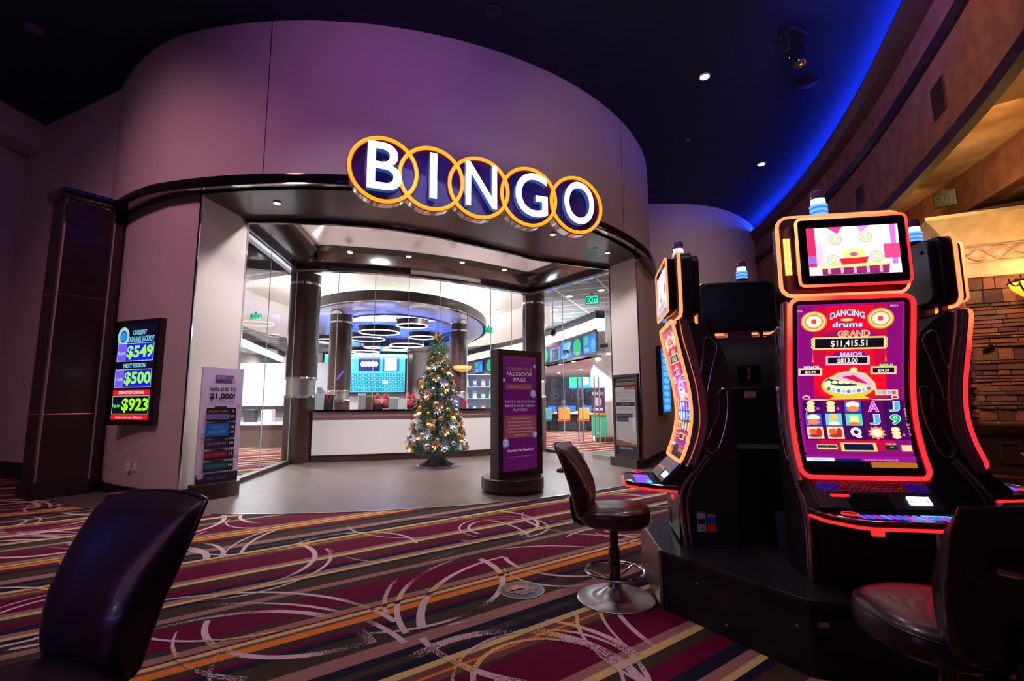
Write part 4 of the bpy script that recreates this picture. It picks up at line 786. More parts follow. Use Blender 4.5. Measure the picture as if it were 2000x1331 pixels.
o = empty('smoke_detector', (3.51, 9.06, 6.37), 0, 'small ceiling sensor between the two white downlights', 'sensor'); b = MB(); b.lathe([(.05, 0), (.05, -.03), (.02, -.05)], n=20); b.build('sensor_body', pmat('grey_sensor', (.1, .1, .12), .5), o)
# moving head stage light
ml = empty('moving_head_light', (3.95, 6.2, 6.37), .4, 'black moving head stage light hanging from the dark ceiling', 'stage light')
b = MB(); b.box(-.16, -.12, -.12, .16, .12, 0); b.build('base_box', black, ml, bevel=.02)
b = MB(); b.box(-.17, -.04, -.38, -.12, .04, -.1); b.box(.12, -.04, -.38, .17, .04, -.1); b.build('yoke', black, ml, bevel=.01)
b = MB(); b.lathe([(.05, .14), (.105, .08), (.115, 0), (.10, -.14), (.085, -.22), (.07, -.24)], (0, 0, 0), 28, Matrix.Translation((0, 0, -.34)) @ Matrix.Rotation(-.25, 4, 'X')); b.build('head', blackg, ml)
b = MB(); b.lathe([(.065, -.243), (.03, -.25)], (0, 0, 0), 20, Matrix.Translation((0, 0, -.34)) @ Matrix.Rotation(-.25, 4, 'X')); b.build('lens', chrome, ml)
b = MB(); b.tube([(-.16, 0, -.06), (-.3, .02, -.12), (-.36, 0, -.2)], .02, 8); b.build('clamp_arm', black, ml)
# air vents on the fascia
def nearestF(x, y):
    bi = min(range(len(FAS) - 1), key=lambda i: hypot(FAS[i][0] - x, FAS[i][1] - y)); a = Vector(FAS[bi]); d = (Vector(FAS[bi + 1]) - a).normalized(); return a, d
for i, (x, y, w_, h) in enumerate(((5.1, 5.3, .34, .40), (6.1, 8.1, .34, .34))):
    p, d = nearestF(x, y); n2 = Vector((d.y, -d.x)); o = empty('air_vent', (p.x, p.y, 4.72), 0, ('larger dark air vent on the brown curved fascia near the camera', 'smaller dark air vent on the brown fascia above the slot machine topper')[i], 'vent')
    mp = flatmap((p.x, p.y, 4.72), (d.x, d.y, 0), (0, 0, 1), (n2.x, n2.y, 0)); b = MB(); b.prism([(-w_ / 2, -h / 2), (w_ / 2, -h / 2), (w_ / 2, h / 2), (-w_ / 2, h / 2)], mp, .0, .02); childw(b, 'vent_frame', mouldm, o, smooth=0)
    b = MB()
    for k in range(9): z = -h / 2 + .03 + k * (h - .06) / 8; b.prism([(-w_ / 2 + .02, z - .01), (w_ / 2 - .02, z - .01), (w_ / 2 - .02, z + .008), (-w_ / 2 + .02, z + .008)], mp, .02, .028)
    childw(b, 'louvres', dkbrown, o, smooth=0)
def exitsign(p, rt, w_, h, label, face=(2, 90, 60), tcol=(10, 220, 130), em=screenm):
    r_ = Vector((*rt, 0)).normalized(); n_ = Vector((r_.y, -r_.x, 0)); o = empty('exit_sign', p, 0, label, 'exit sign'); mp = flatmap(p, r_, (0, 0, 1), n_)
    b = MB(); b.prism([(-w_ / 2, 0), (w_ / 2, 0), (w_ / 2, h), (-w_ / 2, h)], mp, -.04, 0); childw(b, 'housing', black, o, smooth=0)
    b = MB(); b.prism([(-.02, h), (.02, h), (.02, h + .06), (-.02, h + .06)], mp, -.03, -.01); childw(b, 'mount', black, o, smooth=0)
    c = Canvas(flatmap(Vector(p) + n_ * .001, r_, (0, 0, 1), n_)); c.rect(-w_ / 2 + .01, .01, w_ / 2 - .01, h - .01, face); c.text('EXIT', 0, h / 2, h * .6, tcol, w_ * .8, .02); childw(c.b, 'sign_face', em, o)
exitsign((1.78, 10.6, 3.36), (.8, -.25), .30, .2, 'teal green exit sign hanging behind the right glass wall', (60, 235, 190), (2, 60, 50))
exitsign((-.72, 14.8, 3.33), (1, .1), .26, .18, 'small green exit sign hanging in the hall right of the canopy', (40, 220, 160), (2, 60, 50))
exitsign((-7.7, 14.4, 3.7), (1, .2), .3, .2, 'small green exit sign hanging behind the left glass wall', (40, 220, 160), (2, 60, 50))
exitsign((-6.3, 14.6, 2.18), (1, .1), .5, .22, 'green exit sign low over the counter behind the left glass', (40, 220, 160), (2, 60, 50))
exitsign((6.78, 7.28, 4.22), (.8, -.9), .27, .24, 'unlit dark EXIT sign on the brown wall above the stone pillar', (2, 3, 3), (38, 62, 50), printm)
# ring chandeliers
def chandelier(R):
    o = empty('ring_chandelier', (0, 0, 0)); b = MB(); b.lathe([(R, .02), (R, .16), (R - .03, .16), (R - .03, .02)], n=48); b.f = b.f[:-2]; b.m = b.m[:-2]; b.c = b.c[:-2]; b.build('dark_band', darkbronze, o)
    b = MB(); b.tube([(R * .985 * cos(2 * pi * i / 48), R * .985 * sin(2 * pi * i / 48), 0) for i in range(48)], .015, 8, closed=True); b.build('light_ring', pmat('ring_glow', (1, 1, 1), .4, emit=(1, .85, .78), estr=4), o)
    b = MB()
    for i in range(40): a = 2 * pi * i / 40; b.sphere((R * 1.01 * cos(a), R * 1.01 * sin(a), .16 + .02 * (i % 3)), .018, 4)
    b.build('crystals', darkbronze, o)
    for i in range(3): a = 2 * pi * i / 3; b = MB(); b.tube([(R * .97 * cos(a), R * .97 * sin(a), .15), (R * .97 * cos(a), R * .97 * sin(a), .9)], .004, 5); b.build('suspension_wire', chrome, o)
    return o
cp = {}
for (x, y, z, R, lb) in ((-2.86, 13.78, 3.4, .44, 'nearest single ring chandelier, high on the right under the canopy'), (-4.15, 15.07, 3.4, .62, 'large ring chandelier in front centre under the canopy'), (-3.03, 16.31, 3.4, .44, 'ring chandelier just left of the christmas tree top'), (-4.02, 18.49, 3.4, .65, 'large ring chandelier in the right rear cluster'), (-5.05, 16.78, 3.42, .62, 'ring chandelier just right of the left hall column'), (-4.8, 19.9, 3.45, .5, 'ring chandelier behind the rear cluster'), (-6.6, 17.4, 3.45, .5, 'ring chandelier partly behind the left hall column'), (-6.2, 20.4, 3.35, .6, 'lowest rear ring chandelier above the bingo board'), (-5.3, 18.3, 3.3, .3, 'small ring chandelier in the rear cluster')):
    if R not in cp: o = cp[R] = chandelier(R)
    else: o = copy_tree(cp[R])
    o.location = (x, y, z); tag(o, lb, 'chandelier', 'ring chandeliers under the canopy')
# bingo board
bb = empty('bingo_board', (-7.6, 26.25, 1.75), 0, 'big glowing cyan bingo number board on the back wall of the hall', 'bingo board')
b = MB(); b.box(-10.2, 26.1, 1.72, -5.65, 26.2, 3.95); childw(b, 'frame', blackg, bb, smooth=0)
c = Canvas(lambda x, y, d: (-10.1 + x, 26.095 - d * 4, 1.8 + y)); c.rect(0, 0, 4.35, 2.05, (70, 190, 225)); c.rect(0, 1.95, 4.35, 2.05, (150, 240, 255)); c.ell(1.0, 1.45, .62, .42, (110, 225, 205)); c.rect(1.85, 1.12, 3.0, 1.86, (10, 30, 110))
for i, ch in enumerate('BINGO'): c.ell(2.07 + i * .18, 1.5, .115, .15, (240, 245, 255)); c.text(ch, 2.07 + i * .18, 1.5, .12, (255, 150, 60), .07)
c.rect(3.15, 1.1, 4.05, 1.86, (30, 110, 220)); c.rect(3.25, 1.16, 3.9, 1.8, (250, 250, 255))
for r in range(5):
    for k in range(15): c.rect(.08 + k * .285, .06 + r * .19, .08 + k * .285 + .25, .06 + r * .19 + .155, (225, 245, 250) if (r, k) == (2, 11) else (30, 120, 150)); c.text(str(r * 15 + k + 1), .205 + k * .285, .14 + r * .19, .09, (190, 240, 250), .12)
childw(c.b, 'display', screenhot, bb)
for x in (-5.55, -4.4):
    b = MB(); b.box(x, 26.0, 0, x + .22, 26.3, 3.9); tag(b.build('wall_pilaster', wood, smooth=0), 'dark wood pilaster on the hall back wall, %s round plaque' % ('left of the' if x < -5 else 'right of the'), 'pilaster')
for x, lb in ((-4.85, 'round brown wall plaque between the bingo board and the tree'), (-10.6, 'round brown wall plaque left of the left hall column')):
    o = empty('wall_plaque', (x, 26.2, 2.3), 0, lb, 'plaque'); b = MB(); b.lathe([(.28, 0), (.28, .04), (.24, .06), (.22, .04)], (0, 0, 0), 32, Matrix.Rotation(radians(90), 4, 'X')); b.build('plaque_disc', pmat('plaque_brown', (.15, .07, .05), .5), o); b = MB(); b.lathe([(.17, .05), (.08, .08)], (0, 0, 0), 24, Matrix.Rotation(radians(90), 4, 'X')); b.build('emblem', rgold, o)
# monitors along the right bulkhead
def mon(i, t, label, kind):
    k = min(range(len(BR) - 1), key=lambda j: abs(BR[j][1] - t)); a = Vector(BR[k]); e = Vector(BR[k + 1]); d = (e - a).normalized(); n2 = Vector((d.y, -d.x)); m = a + n2 * .03
    o = empty('wall_monitor', (m.x, m.y, 2.66), 0, label, 'monitor', 'monitors along the right hall bulkhead'); mp = flatmap((m.x, m.y, 2.66), (d.x, d.y, 0), (0, 0, 1), (n2.x, n2.y, 0)); W = .98
    b = MB(); b.prism([(0, 0), (W, 0), (W, .62), (0, .62)], mp, 0, .06); childw(b, 'bezel', black, o, smooth=0)
    c = Canvas(flatmap(Vector((m.x, m.y, 2.66)) + Vector((n2.x, n2.y, 0)) * .062, (d.x, d.y, 0), (0, 0, 1), (n2.x, n2.y, 0)), .001)
    c.rect(.03, .03, W - .03, .59, (10, 110, 235))
    if kind == 0: c.rect(.05, .3, .4, .56, (20, 190, 110)); c.ell(.75, .25, .16, .2, (60, 170, 255)); c.text('B11', .3, .15, .12, (200, 230, 255), .3)
    elif kind == 1: c.rect(.03, .03, W - .03, .59, (20, 40, 120)); c.ell(.52, .31, .3, .27, (20, 190, 100))
    elif kind == 2: c.poly([(.05, .05), (.6, .05), (.95, .55), (.3, .55)], (90, 190, 255)); c.poly([(.5, .3), (.9, .5), (.7, .2)], (230, 220, 120)); c.rect(.2, .1, .5, .25, (10, 60, 190))
    else: c.rect(.03, .03, W - .03, .59, (120, 140, 190)); c.rect(.25, .05, .8, .45, (60, 60, 90)); c.rect(.03, .5, W - .03, .59, (150, 30, 70))
    childw(c.b, 'display', screenm, o)
for i, (t, lb, kd) in enumerate(((24.6, 'far blue monitor with B11, seen right of the tree column', 0), (23.4, 'green ball monitor left of the tall purple kiosk', 1), (18.75, 'green monitor at left end of the right hall row', 1), (17.9, 'monitor with red banner in the right hall row', 3), (16.95, 'light blue dotted monitor in the right hall row', 2), (16.05, 'monitor with large green oval in the right hall row', 1), (15.2, 'blue and white monitor nearest the right jamb', 0))): mon(i, t, lb, kd)
# left hall: service desk and soffit lights
dk = empty('service_desk', (-7.3, 13.9, 0), 0, 'white topped service desk with brown front seen through the left glass', 'desk'); b = MB(); b.box(-9, 13.6, 0, -6.3, 14.4, .62); childw(b, 'desk_front', pmat('desk_brown', (.16, .10, .08), .5), dk, smooth=0); b = MB(); b.box(-9.05, 13.5, .62, -6.25, 14.45, .68); childw(b, 'desk_top', white, dk, smooth=0)
b = MB(); b.box(-9, 15.6, 0, -5.9, 15.7, 2.5); o = b.build('partition_wall', pmat('pale_partition', (.32, .31, .33), .6), smooth=0); tag(o, 'pale partition wall with cabinets behind the left glass', 'partition')
for x, m, lb in ((-8.0, red, 'red and orange merchandise on the desk, left'), (-7.5, blk, 'black monitor like box on the service desk'), (-7.0, pinkw, 'pink merchandise on the service desk')):
    o = empty('desk_item', (x, 14.1, .68), 0, lb, 'merchandise'); b = MB(); b.box(-.16, -.1, 0, .16, .1, .36); b.build('item_body', m, o, bevel=.02)
o = empty('wall_cabinet', (-7.6, 15.5, 1.2), 0, 'white wall cabinet with small logo behind the left glass', 'cabinet'); b = MB(); b.box(-8.6, 15.3, 1.12, -6.1, 15.6, 1.72); childw(b, 'cabinet_body', gr, o, bevel=.01)
for k in range(3): b = MB(); b.box(-8.58 + k * .83, 15.28, 1.14, -7.78 + k * .83, 15.3, 1.7); childw(b, 'cabinet_door', pmat('cabinet_grey', (.42, .41, .44), .4) if 'cabinet_grey' not in MATS else MATS['cabinet_grey'], o, smooth=0)
# merchandise shelves seen right of the tree
o = empty('display_shelf', (-1.6, 19, 0), 0, 'bright glass merchandise shelving right of the christmas tree', 'shelving')
b = MB(); b.box(-2.6, 19.3, 0, .5, 19.4, 2.3); childw(b, 'back_panel', pmat('pale_blue_panel', (.45, .6, .75), .5), o, smooth=0)
for z in (.9, 1.35, 1.8, 2.28): b = MB(); b.box(-2.6, 18.9, z, .5, 19.3, z + .03); childw(b, 'shelf', white, o, smooth=0)
cols = [(.5, .7, .9), (.1, .5, .3), (.7, .75, .8), (.1, .2, .6), (.6, .2, .2), (.3, .6, .6)]; mm = [pmat('merch_%d' % i, c_, .5) for i, c_ in enumerate(cols)]
for i in range(26):
    s_ = i // 9; x = -2.45 + (i % 9) * .33; h = .14 + .2 * rnd.random(); b = MB(); z = (.93, 1.38, 1.83)[s_ % 3]; nm = empty('boxed_item', (x, 19.08, z), 0, 'small boxed merchandise on the %s shelf right of the christmas tree' % ('lowest lit', 'middle', 'top')[s_ % 3], 'merchandise', 'boxed items on the %s hall shelf' % ('lowest', 'middle', 'top')[s_ % 3]); b.box(-.07 - .03 * rnd.random(), -.06, .002, .08, .06, h); b.build('item_body', mm[i % 6], nm, smooth=0); b = MB(); b.box(-.05, -.062, h * .3, .06, -.06, h * .7); b.build('item_label', white, nm, smooth=0)
# bingo tables, chairs, monitors
orange = pmat('orange_vinyl', (.8, .20, .03), .45); grey = pmat('grey_fabric', (.12, .13, .15), .8); skin = pmat('skin', (.55, .33, .25), .6)
def hchair(x, y, rz, m, lb):
    o = empty('hall_chair', (x, y, 0), rz, lb, 'chair', 'chairs at the bingo tables'); b = MB(); b.box(-.24, -.24, .42, .24, .22, .5); b.build('seat', m, o, bevel=.03); b = MB(); b.box(-.24, -.28, .48, .24, -.2, .98); b.build('backrest', m, o, bevel=.03)
    for sx in (-1, 1):
        for sy in (-1, 1): b = MB(); b.tube([(sx * .2, sy * .2, .42), (sx * .23, sy * .24, 0)], .015, 6); b.build('leg', black, o)
    return o
def desk(x, y, rz, n, lb):
    o = empty('bingo_table', (x, y, 0), rz, lb, 'table'); b = MB(); b.box(-n * .45, -.4, .7, n * .45, .4, .76); b.build('table_top', pmat('pale_laminate', (.7, .66, .68), .4) if 'pale_laminate' not in MATS else MATS['pale_laminate'], o, bevel=.01); b = MB(); b.box(-n * .45 + .1, .1, 0, n * .45 - .1, .2, .7); b.build('modesty_panel', blk, o, smooth=0)
    for k in range(n):
        q = Matrix.Rotation(rz, 4, 'Z') @ Vector(((k - (n - 1) / 2) * .85, .1, .76)); s_ = empty('bingo_terminal', (x + q.x, y + q.y, .76), rz, 'small blue screened bingo terminal on the %s' % lb, 'terminal', 'bingo terminals on the hall tables'); b = MB(); b.box(-.2, -.02, .04, .2, .02, .32); b.build('terminal_body', black, s_, smooth=0); b = MB(); b.box(-.18, -.026, .06, .18, -.02, .3); b.build('terminal_screen', blueglow, s_, smooth=0); b = MB(); b.box(-.08, -.06, 0, .08, .06, .04); b.build('terminal_foot', black, s_, smooth=0)
desk(2.6, 21.5, 0, 5, 'nearer bingo table row'); desk(2.5, 25.0, 0, 6, 'farther bingo table row')
hchair(2.15, 20.6, 0, orange, 'orange chair at the bingo table where the person sits'); hchair(2.95, 20.6, 0, orange, 'orange chair right of the seated person'); hchair(3.6, 20.7, 0, orange, 'orange chair behind the far poster stand'); hchair(1.35, 20.6, .2, pmat('teal_vinyl', (.05, .2, .22), .5), 'teal chair left of the seated person')
def skinned(name, pts, edges, rad, mat, par, sub=2):
    me = bpy.data.meshes.new(name); me.from_pydata(pts, edges, []); o = bpy.data.objects.new(name, me); COL.objects.link(o); me.materials.append(mat)
    md = o.modifiers.new('s', 'SKIN'); md.use_smooth_shade = True
    for i, r in enumerate(rad): me.skin_vertices[0].data[i].radius = (r, r) if not isinstance(r, tuple) else r
    me.skin_vertices[0].data[0].use_root = True; ms = o.modifiers.new('u', 'SUBSURF'); ms.levels = sub; ms.render_levels = sub; o.parent = par; return o
pe = empty('person', (2.15, 20.62, 0), 0, 'person with short grey hair in a grey shirt, seated at the bingo table', 'person')
P = [(0, 0, .58), (0, 0, .75), (0, .02, .95), (0, .03, 1.06), (0, .04, 1.13), (0, .05, 1.22), (-.19, .02, 1.0), (-.25, .12, .8), (-.15, .35, .8), (.19, .02, 1.0), (.25, .12, .8), (.15, .35, .8), (-.1, .38, .56), (-.1, .42, .12), (-.1, .52, .05), (.1, .38, .56), (.1, .42, .12), (.1, .52, .05)]
skinned('body', P, [(0, 1), (1, 2), (2, 3), (3, 4), (4, 5), (2, 6), (6, 7), (7, 8), (2, 9), (9, 10), (10, 11), (0, 12), (12, 13), (13, 14), (0, 15), (15, 16), (16, 17)], [.15, .15, .15, .06, .08, .08, .06, .05, .035, .06, .05, .035, .075, .05, .04, .075, .05, .04], grey, pe)
b = MB(); b.sphere((0, .06, 1.17), .088, 8, 1, 1.1, 1.2); b.build('face', skin, pe, smooth=60); b = MB(); b.sphere((0, .03, 1.20), .097, 8, 1, 1.05, 1.12); b.build('hair', pmat('grey_hair', (.16, .14, .13), .8), pe, smooth=60)
# poster easel and green topped stand near the door
o = empty('poster_easel', (2.65, 15.0, 0), 0, 'dark bingo poster above a green fronted stand inside the right doorway', 'poster stand'); b = MB(); b.box(2.42, 14.85, .2, 2.84, 15.1, .82); childw(b, 'cabinet', pmat('green_panel', (.03, .4, .2), .4), o, bevel=.01); b = MB(); b.box(2.40, 14.82, .82, 2.86, 15.12, .86); childw(b, 'top', orange, o, smooth=0)
b = MB()
for lx in (2.44, 2.82): b.tube([(lx, 15.05, 0), (lx, 15.05, 1.7)], .012, 6)
childw(b, 'stand_frame', satin, o)
c = Canvas(lambda x, y, d: (2.42 + x * .7, 15.03 - d, .88 + y * .85)); c.rect(0, 0, .6, .9, (60, 36, 60)); c.text('BINGO', .3, .7, .1, (230, 210, 230), .5); c.ell(.3, .4, .15, .16, (190, 160, 190)); c.rect(.08, .08, .5, .18, (200, 180, 200)); childw(c.b, 'poster', printm, o)
o = empty('bingo_banner', (1.6, 24, 1.2), 0, 'pale BINGO lettering on grey glass at the back of the right hall', 'banner'); c = Canvas(lambda x, y, d: (1.4 + x, 27.5 - d, 1.25 + y)); c.rect(0, 0, 4.2, .9, (128, 128, 160)); c.text('BINGO', 2.1, .45, .6, (190, 190, 215), 2.4); childw(c.b, 'banner_print', printm, o)
o = empty('score_board', (4.2, 27.4, 2.1), 0, 'cyan lit score board deep in the right hall', 'bingo board'); c = Canvas(lambda x, y, d: (3.2 + x, 27.4 - d, 2.0 + y)); c.rect(0, 0, 2.6, .85, (60, 170, 210)); c.ell(.3, .42, .28, .34, (60, 235, 150)); c.rect(.75, .2, 1.1, .75, (240, 220, 240)); c.rect(1.3, .15, 2.4, .7, (130, 220, 235)); childw(c.b, 'display', screenhot, o)
for i, (x, y) in enumerate(((1.3, 18.9), (1.75, 17.7), (2.1, 16.6), (2.7, 15.3), (2.9, 20.5), (2.2, 23))): fixture('hall_downlight', (x, y, 2.6), .07, 'round downlight in the low ceiling over the right bingo tables', 'downlights of the low right hall ceiling')
for i, (x, y) in enumerate(((-7.2, 10.7), (-9.2, 12.6), (1.5, 12.4), (2.2, 11.7), (1.3, 14.2), (-.4, 14.3))): fixture('hall_downlight', (x, y, 3.95), .08, 'round downlight in the grey tile ceiling of the hall', 'downlights of the grey hall ceiling')
for i in range(14):
    t = -2.9 + i * .42; x = EC[0]; q = ell(5.4, 2.85, t); fixture('canopy_downlight', (q[0], q[1], 4.1), .04, 'tiny downlight in the soffit of the oval canopy', 'downlights of the oval canopy')
# gold bowl lights near the right hall column
o = empty('wall_sconce', (-1.55, 15.15, 2.2), 0, 'gold bowl wall light on the hall column right of the tree', 'wall light'); b = MB(); b.lathe([(.30, .14), (.26, .05), (.14, -.02), (.02, -.05)], n=28); b.build('bowl', pmat('gold_bowl', (.8, .45, .12), .35, emit=(1, .55, .15), estr=.5), o); b = MB(); b.tube([(0, .2, .1), (0, 0, -.02)], .015, 6); b.build('arm', bronze, o)
# bracket flags etc
cam2 = empty('glass_camera', (1.1, 12.9, 3.05), 0, 'small dark dome camera hanging behind the right glass', 'camera'); b = MB(); b.lathe([(.06, .1), (.09, .02), (.07, -.06), (.02, -.09)], n=20); b.build('dome', blackg, cam2); b = MB(); b.tube([(0, 0, .08), (0, 0, .9)], .015, 6); b.build('stem', white, cam2)

# ---------------------------------------------------------------- stone pillar and right side
pil = empty('stone_pillar', (6.95, 7.3, 0), 0, 'ledge stone pillar with panelled wood base and cream crown at far right', 'pillar')
PQ = [(8.5, 10.2), (7.85, 8.95), (6.95, 7.3), (7.9, 6.85), (9.0, 6.6)]
b = MB(); b.vprism(PQ + [(9.8, 9.5)], .84, 3.1); childw(b, 'core', pmat('stone_mortar', (.03, .02, .015), .9), pil, smooth=0)
b = MB(); rs = random.Random(5); sc_ = [(120, 74, 56), (140, 88, 66), (96, 62, 50), (150, 98, 70), (84, 56, 50), (128, 80, 72), (110, 84, 66)]
for i in range(len(PQ) - 1):
    a = Vector(PQ[i]); e = Vector(PQ[i + 1]); W = (e - a).length; d = (e - a).normalized(); n2 = Vector((d.y, -d.x)); z = .85
    while z < 3.06:
        big = rs.random() < .14; h = min(3.08 - z, rs.uniform(.16, .24) if big else rs.uniform(.035, .095)); x = -.02 - rs.random() * .1
        while x < W:
            l_ = rs.uniform(.12, .5) if not big else rs.uniform(.12, .3); x1 = min(W + .02, x + l_); x0 = max(x, -.02)
            if x1 - x0 > .02:
                pr_ = rs.uniform(.01, .06); b.col = rgb(*rs.choice(sc_)); g = .004; tw = rs.uniform(-.008, .008)
                q = lambda u, v, dd: (a.x + d.x * u + n2.x * dd, a.y + d.y * u + n2.y * dd, v)
                o_ = len(b.v); b.add([q(x0 + g, z + g, -.05), q(x1 - g, z + g, -.05), q(x1 - g, z + h - g, -.05), q(x0 + g, z + h - g, -.05), q(x0 + g * 2, z + g * 2, pr_ + tw), q(x1 - g * 2, z + g * 2 + tw * .6, pr_ - tw), q(x1 - g * 2, z + h - g * 2, pr_), q(x0 + g * 2, z + h - g * 2 + tw * .6, pr_)], [(4, 5, 6, 7), (0, 1, 5, 4), (1, 2, 6, 5), (2, 3, 7, 6), (3, 0, 4, 7)])
            x += l_
        z += h
childw(b, 'ledge_stones', stonem, pil, smooth=0)
b = MB(); b.sweep(PQ, [(-.1, 0), (.12, 0), (.12, .1), (.08, .14), (.08, .2), (.03, .22), (.03, .68), (.07, .71), (.09, .75), (.10, .84), (.03, .87), (-.1, .87)]); childw(b, 'wood_base', pmat('black_walnut', (.03, .015, .012), .3, coat=.2), pil, smooth=25)
for i in (1, 2):
    a = Vector(PQ[i]); e = Vector(PQ[i + 1]); W = (e - a).length; d = (e - a).normalized(); n2 = Vector((d.y, -d.x)); np_ = 2
    for k in range(np_):
        x0 = W * k / np_ + .14; x1 = W * (k + 1) / np_ - .14; mp = flatmap((a.x, a.y, 0), (d.x, d.y, 0), (0, 0, 1), (n2.x, n2.y, 0)); b = MB()
        for q in ((x0, .3, x1, .33), (x0, .57, x1, .6), (x0, .33, x0 + .03, .57), (x1 - .03, .33, x1, .57)): b.prism([(q[0], q[1]), (q[2], q[1]), (q[2], q[3]), (q[0], q[3])], mp, .028, .05)
        childw(b, 'raised_panel', dkbrown, pil, smooth=0)
b = MB(); b.sweep(PQ, [(-.1, 3.05), (.08, 3.05), (.12, 3.12), (.12, 3.18), (.17, 3.24), (.17, 3.52), (.21, 3.56), (.22, 3.62), (.36, 3.78), (.46, 3.87), (.50, 3.90), (.50, 3.95), (-.1, 3.95)]); childw(b, 'crown', crownm, pil, smooth=40)
b = MB()
for i in (0, 1, 2):
    a = Vector(PQ[i]); e = Vector(PQ[i + 1]); W = (e - a).length; d = (e - a).normalized(); n2 = Vector((d.y, -d.x))
    for ph in (0, pi): b.tube([(a.x + d.x * u + n2.x * (.18 + .012 * cos(u * 24 + ph)), a.y + d.y * u + n2.y * (.18 + .012 * cos(u * 24 + ph)), 3.38 + .085 * sin(u * 12 + ph)) for u in [W * k / 60 for k in range(61)]], .022, 6)
    for z in (3.255, 3.505): b.tube([(a.x + n2.x * .18, a.y + n2.y * .18, z), (e.x + n2.x * .18, e.y + n2.y * .18, z)], .012, 6)
childw(b, 'rope_band', pmat('stone_relief', (.5, .36, .26), .6), pil, smooth=60)
# amber bowl lights and iron brackets on the pillar
bowlm = pmat('amber_glass_bowl', (.9, .5, .1), .3, emit=(1, .5, .04), estr=1.5); iron = pmat('wrought_iron', (.015, .013, .015), .4, .6)
def bowl(p, lb, R=.36):
    o = empty('bowl_lamp', p, 0, lb, 'wall lamp'); b = MB(); b.lathe([(R, .12), (R * .92, .04), (R * .7, -.05), (R * .35, -.11), (.02, -.13)], n=36); b.build('glass_bowl', bowlm, o)
    b = MB(); b.tube([(R * 1.0 * cos(t), R * 1.0 * sin(t), .125) for t in [2 * pi * i / 40 for i in range(40)]], .014, 6, closed=True); b.build('iron_rim', iron, o)
    b = MB()
    for s_ in (-1, 1): b.tube([(s_ * R * cos(t) * .98, 0, .12 - .27 * sin(t)) for t in [pi / 2 * i / 12 for i in range(13)]], .012, 6); b.tube([(s_ * (R + .04 + .11 * t / 7 * cos(t)), 0, .12 + .08 * sin(t) * t / 5) for t in [.5 * i for i in range(14)]], .010, 6)
    b.build('scroll_arm', iron, o); l = light('POINT', 'bowl_bulb', (p[0], p[1], p[2] + .25), p, 14, (1, .6, .25), .08)
bowl((7.35, 6.55, 2.72), 'amber glass bowl lamp with iron scrolls on the pillar, cut by the right edge'); bowl((6.75, 8.0, 2.62), 'amber bowl lamp with scrolls mostly behind the slot machine topper', .32)
def ironb(p, rt, lb):
    r_ = Vector((*rt, 0)).normalized(); o = empty('iron_sconce', p, 0, lb, 'wall ornament'); b = MB(); path = [(-.34, .16), (-.26, .08), (-.16, .03), (-.06, .04), (.02, .05), (.06, .0), (.05, -.1), (.02, -.22), (.015, -.4), (.01, -.75)]
    b.tube([(r_.x * x, r_.y * x, z) for x, z in smoothpath(path, 4)], .03, 8); b.build('bracket', iron, o); b = MB(); b.sphere((r_.x * .03, r_.y * .03, 0), .09, 8, 1, 1, .9); b.build('boss', iron, o)
ironb((6.93, 7.52 - .08, 1.86), (-.5, .86), 'black iron bracket with a curved arm on the left face of the pillar'); ironb((7.62, 6.83, 1.9), (-.9, .4), 'black iron ornament at the right picture edge on the pillar')
# ---------------------------------------------------------------- slot machines
PRF = [(.48, -.005), (.56, .03), (.64, .058), (.78, .083), (.95, .075), (1.15, .038), (1.40, -.008)]
def prof(z):
    for i in range(len(PRF) - 1):
        (a, ya), (c_, yc) = PRF[i], PRF[i + 1]
        if z <= c_ or i == len(PRF) - 2:
            t = max(0, min(1, (z - a) / (c_ - a))); m0 = (yc - (PRF[i - 1][1] if i else ya)) / (c_ - (PRF[i - 1][0] if i else a)); m1 = ((PRF[i + 2][1] if i + 2 < len(PRF) else yc) - ya) / ((PRF[i + 2][0] if i + 2 < len(PRF) else c_) - a); h = c_ - a
            return (2 * t ** 3 - 3 * t * t + 1) * ya + (t ** 3 - 2 * t * t + t) * h * m0 + (-2 * t ** 3 + 3 * t * t) * yc + (t ** 3 - t * t) * h * m1
def rrect(x0, z0, x1, z1, r, n=6, seg=0):
    out = []
    for cx, cz, a0 in ((x1 - r, z0 + r, -90), (x1 - r, z1 - r, 0), (x0 + r, z1 - r, 90), (x0 + r, z0 + r, 180)):
        out += [(cx + r * cos(radians(a0 + 90 * i / n)), cz + r * sin(radians(a0 + 90 * i / n))) for i in range(n + 1)]
    if seg:
        o2 = []
        for i, p in enumerate(out):
            q = out[(i + 1) % len(out)]; d = hypot(q[0] - p[0], q[1] - p[1]); k = max(1, int(d / seg)); o2 += [(p[0] + (q[0] - p[0]) * j / k, p[1] + (q[1] - p[1]) * j / k) for j in range(k)]
        return o2
    return out
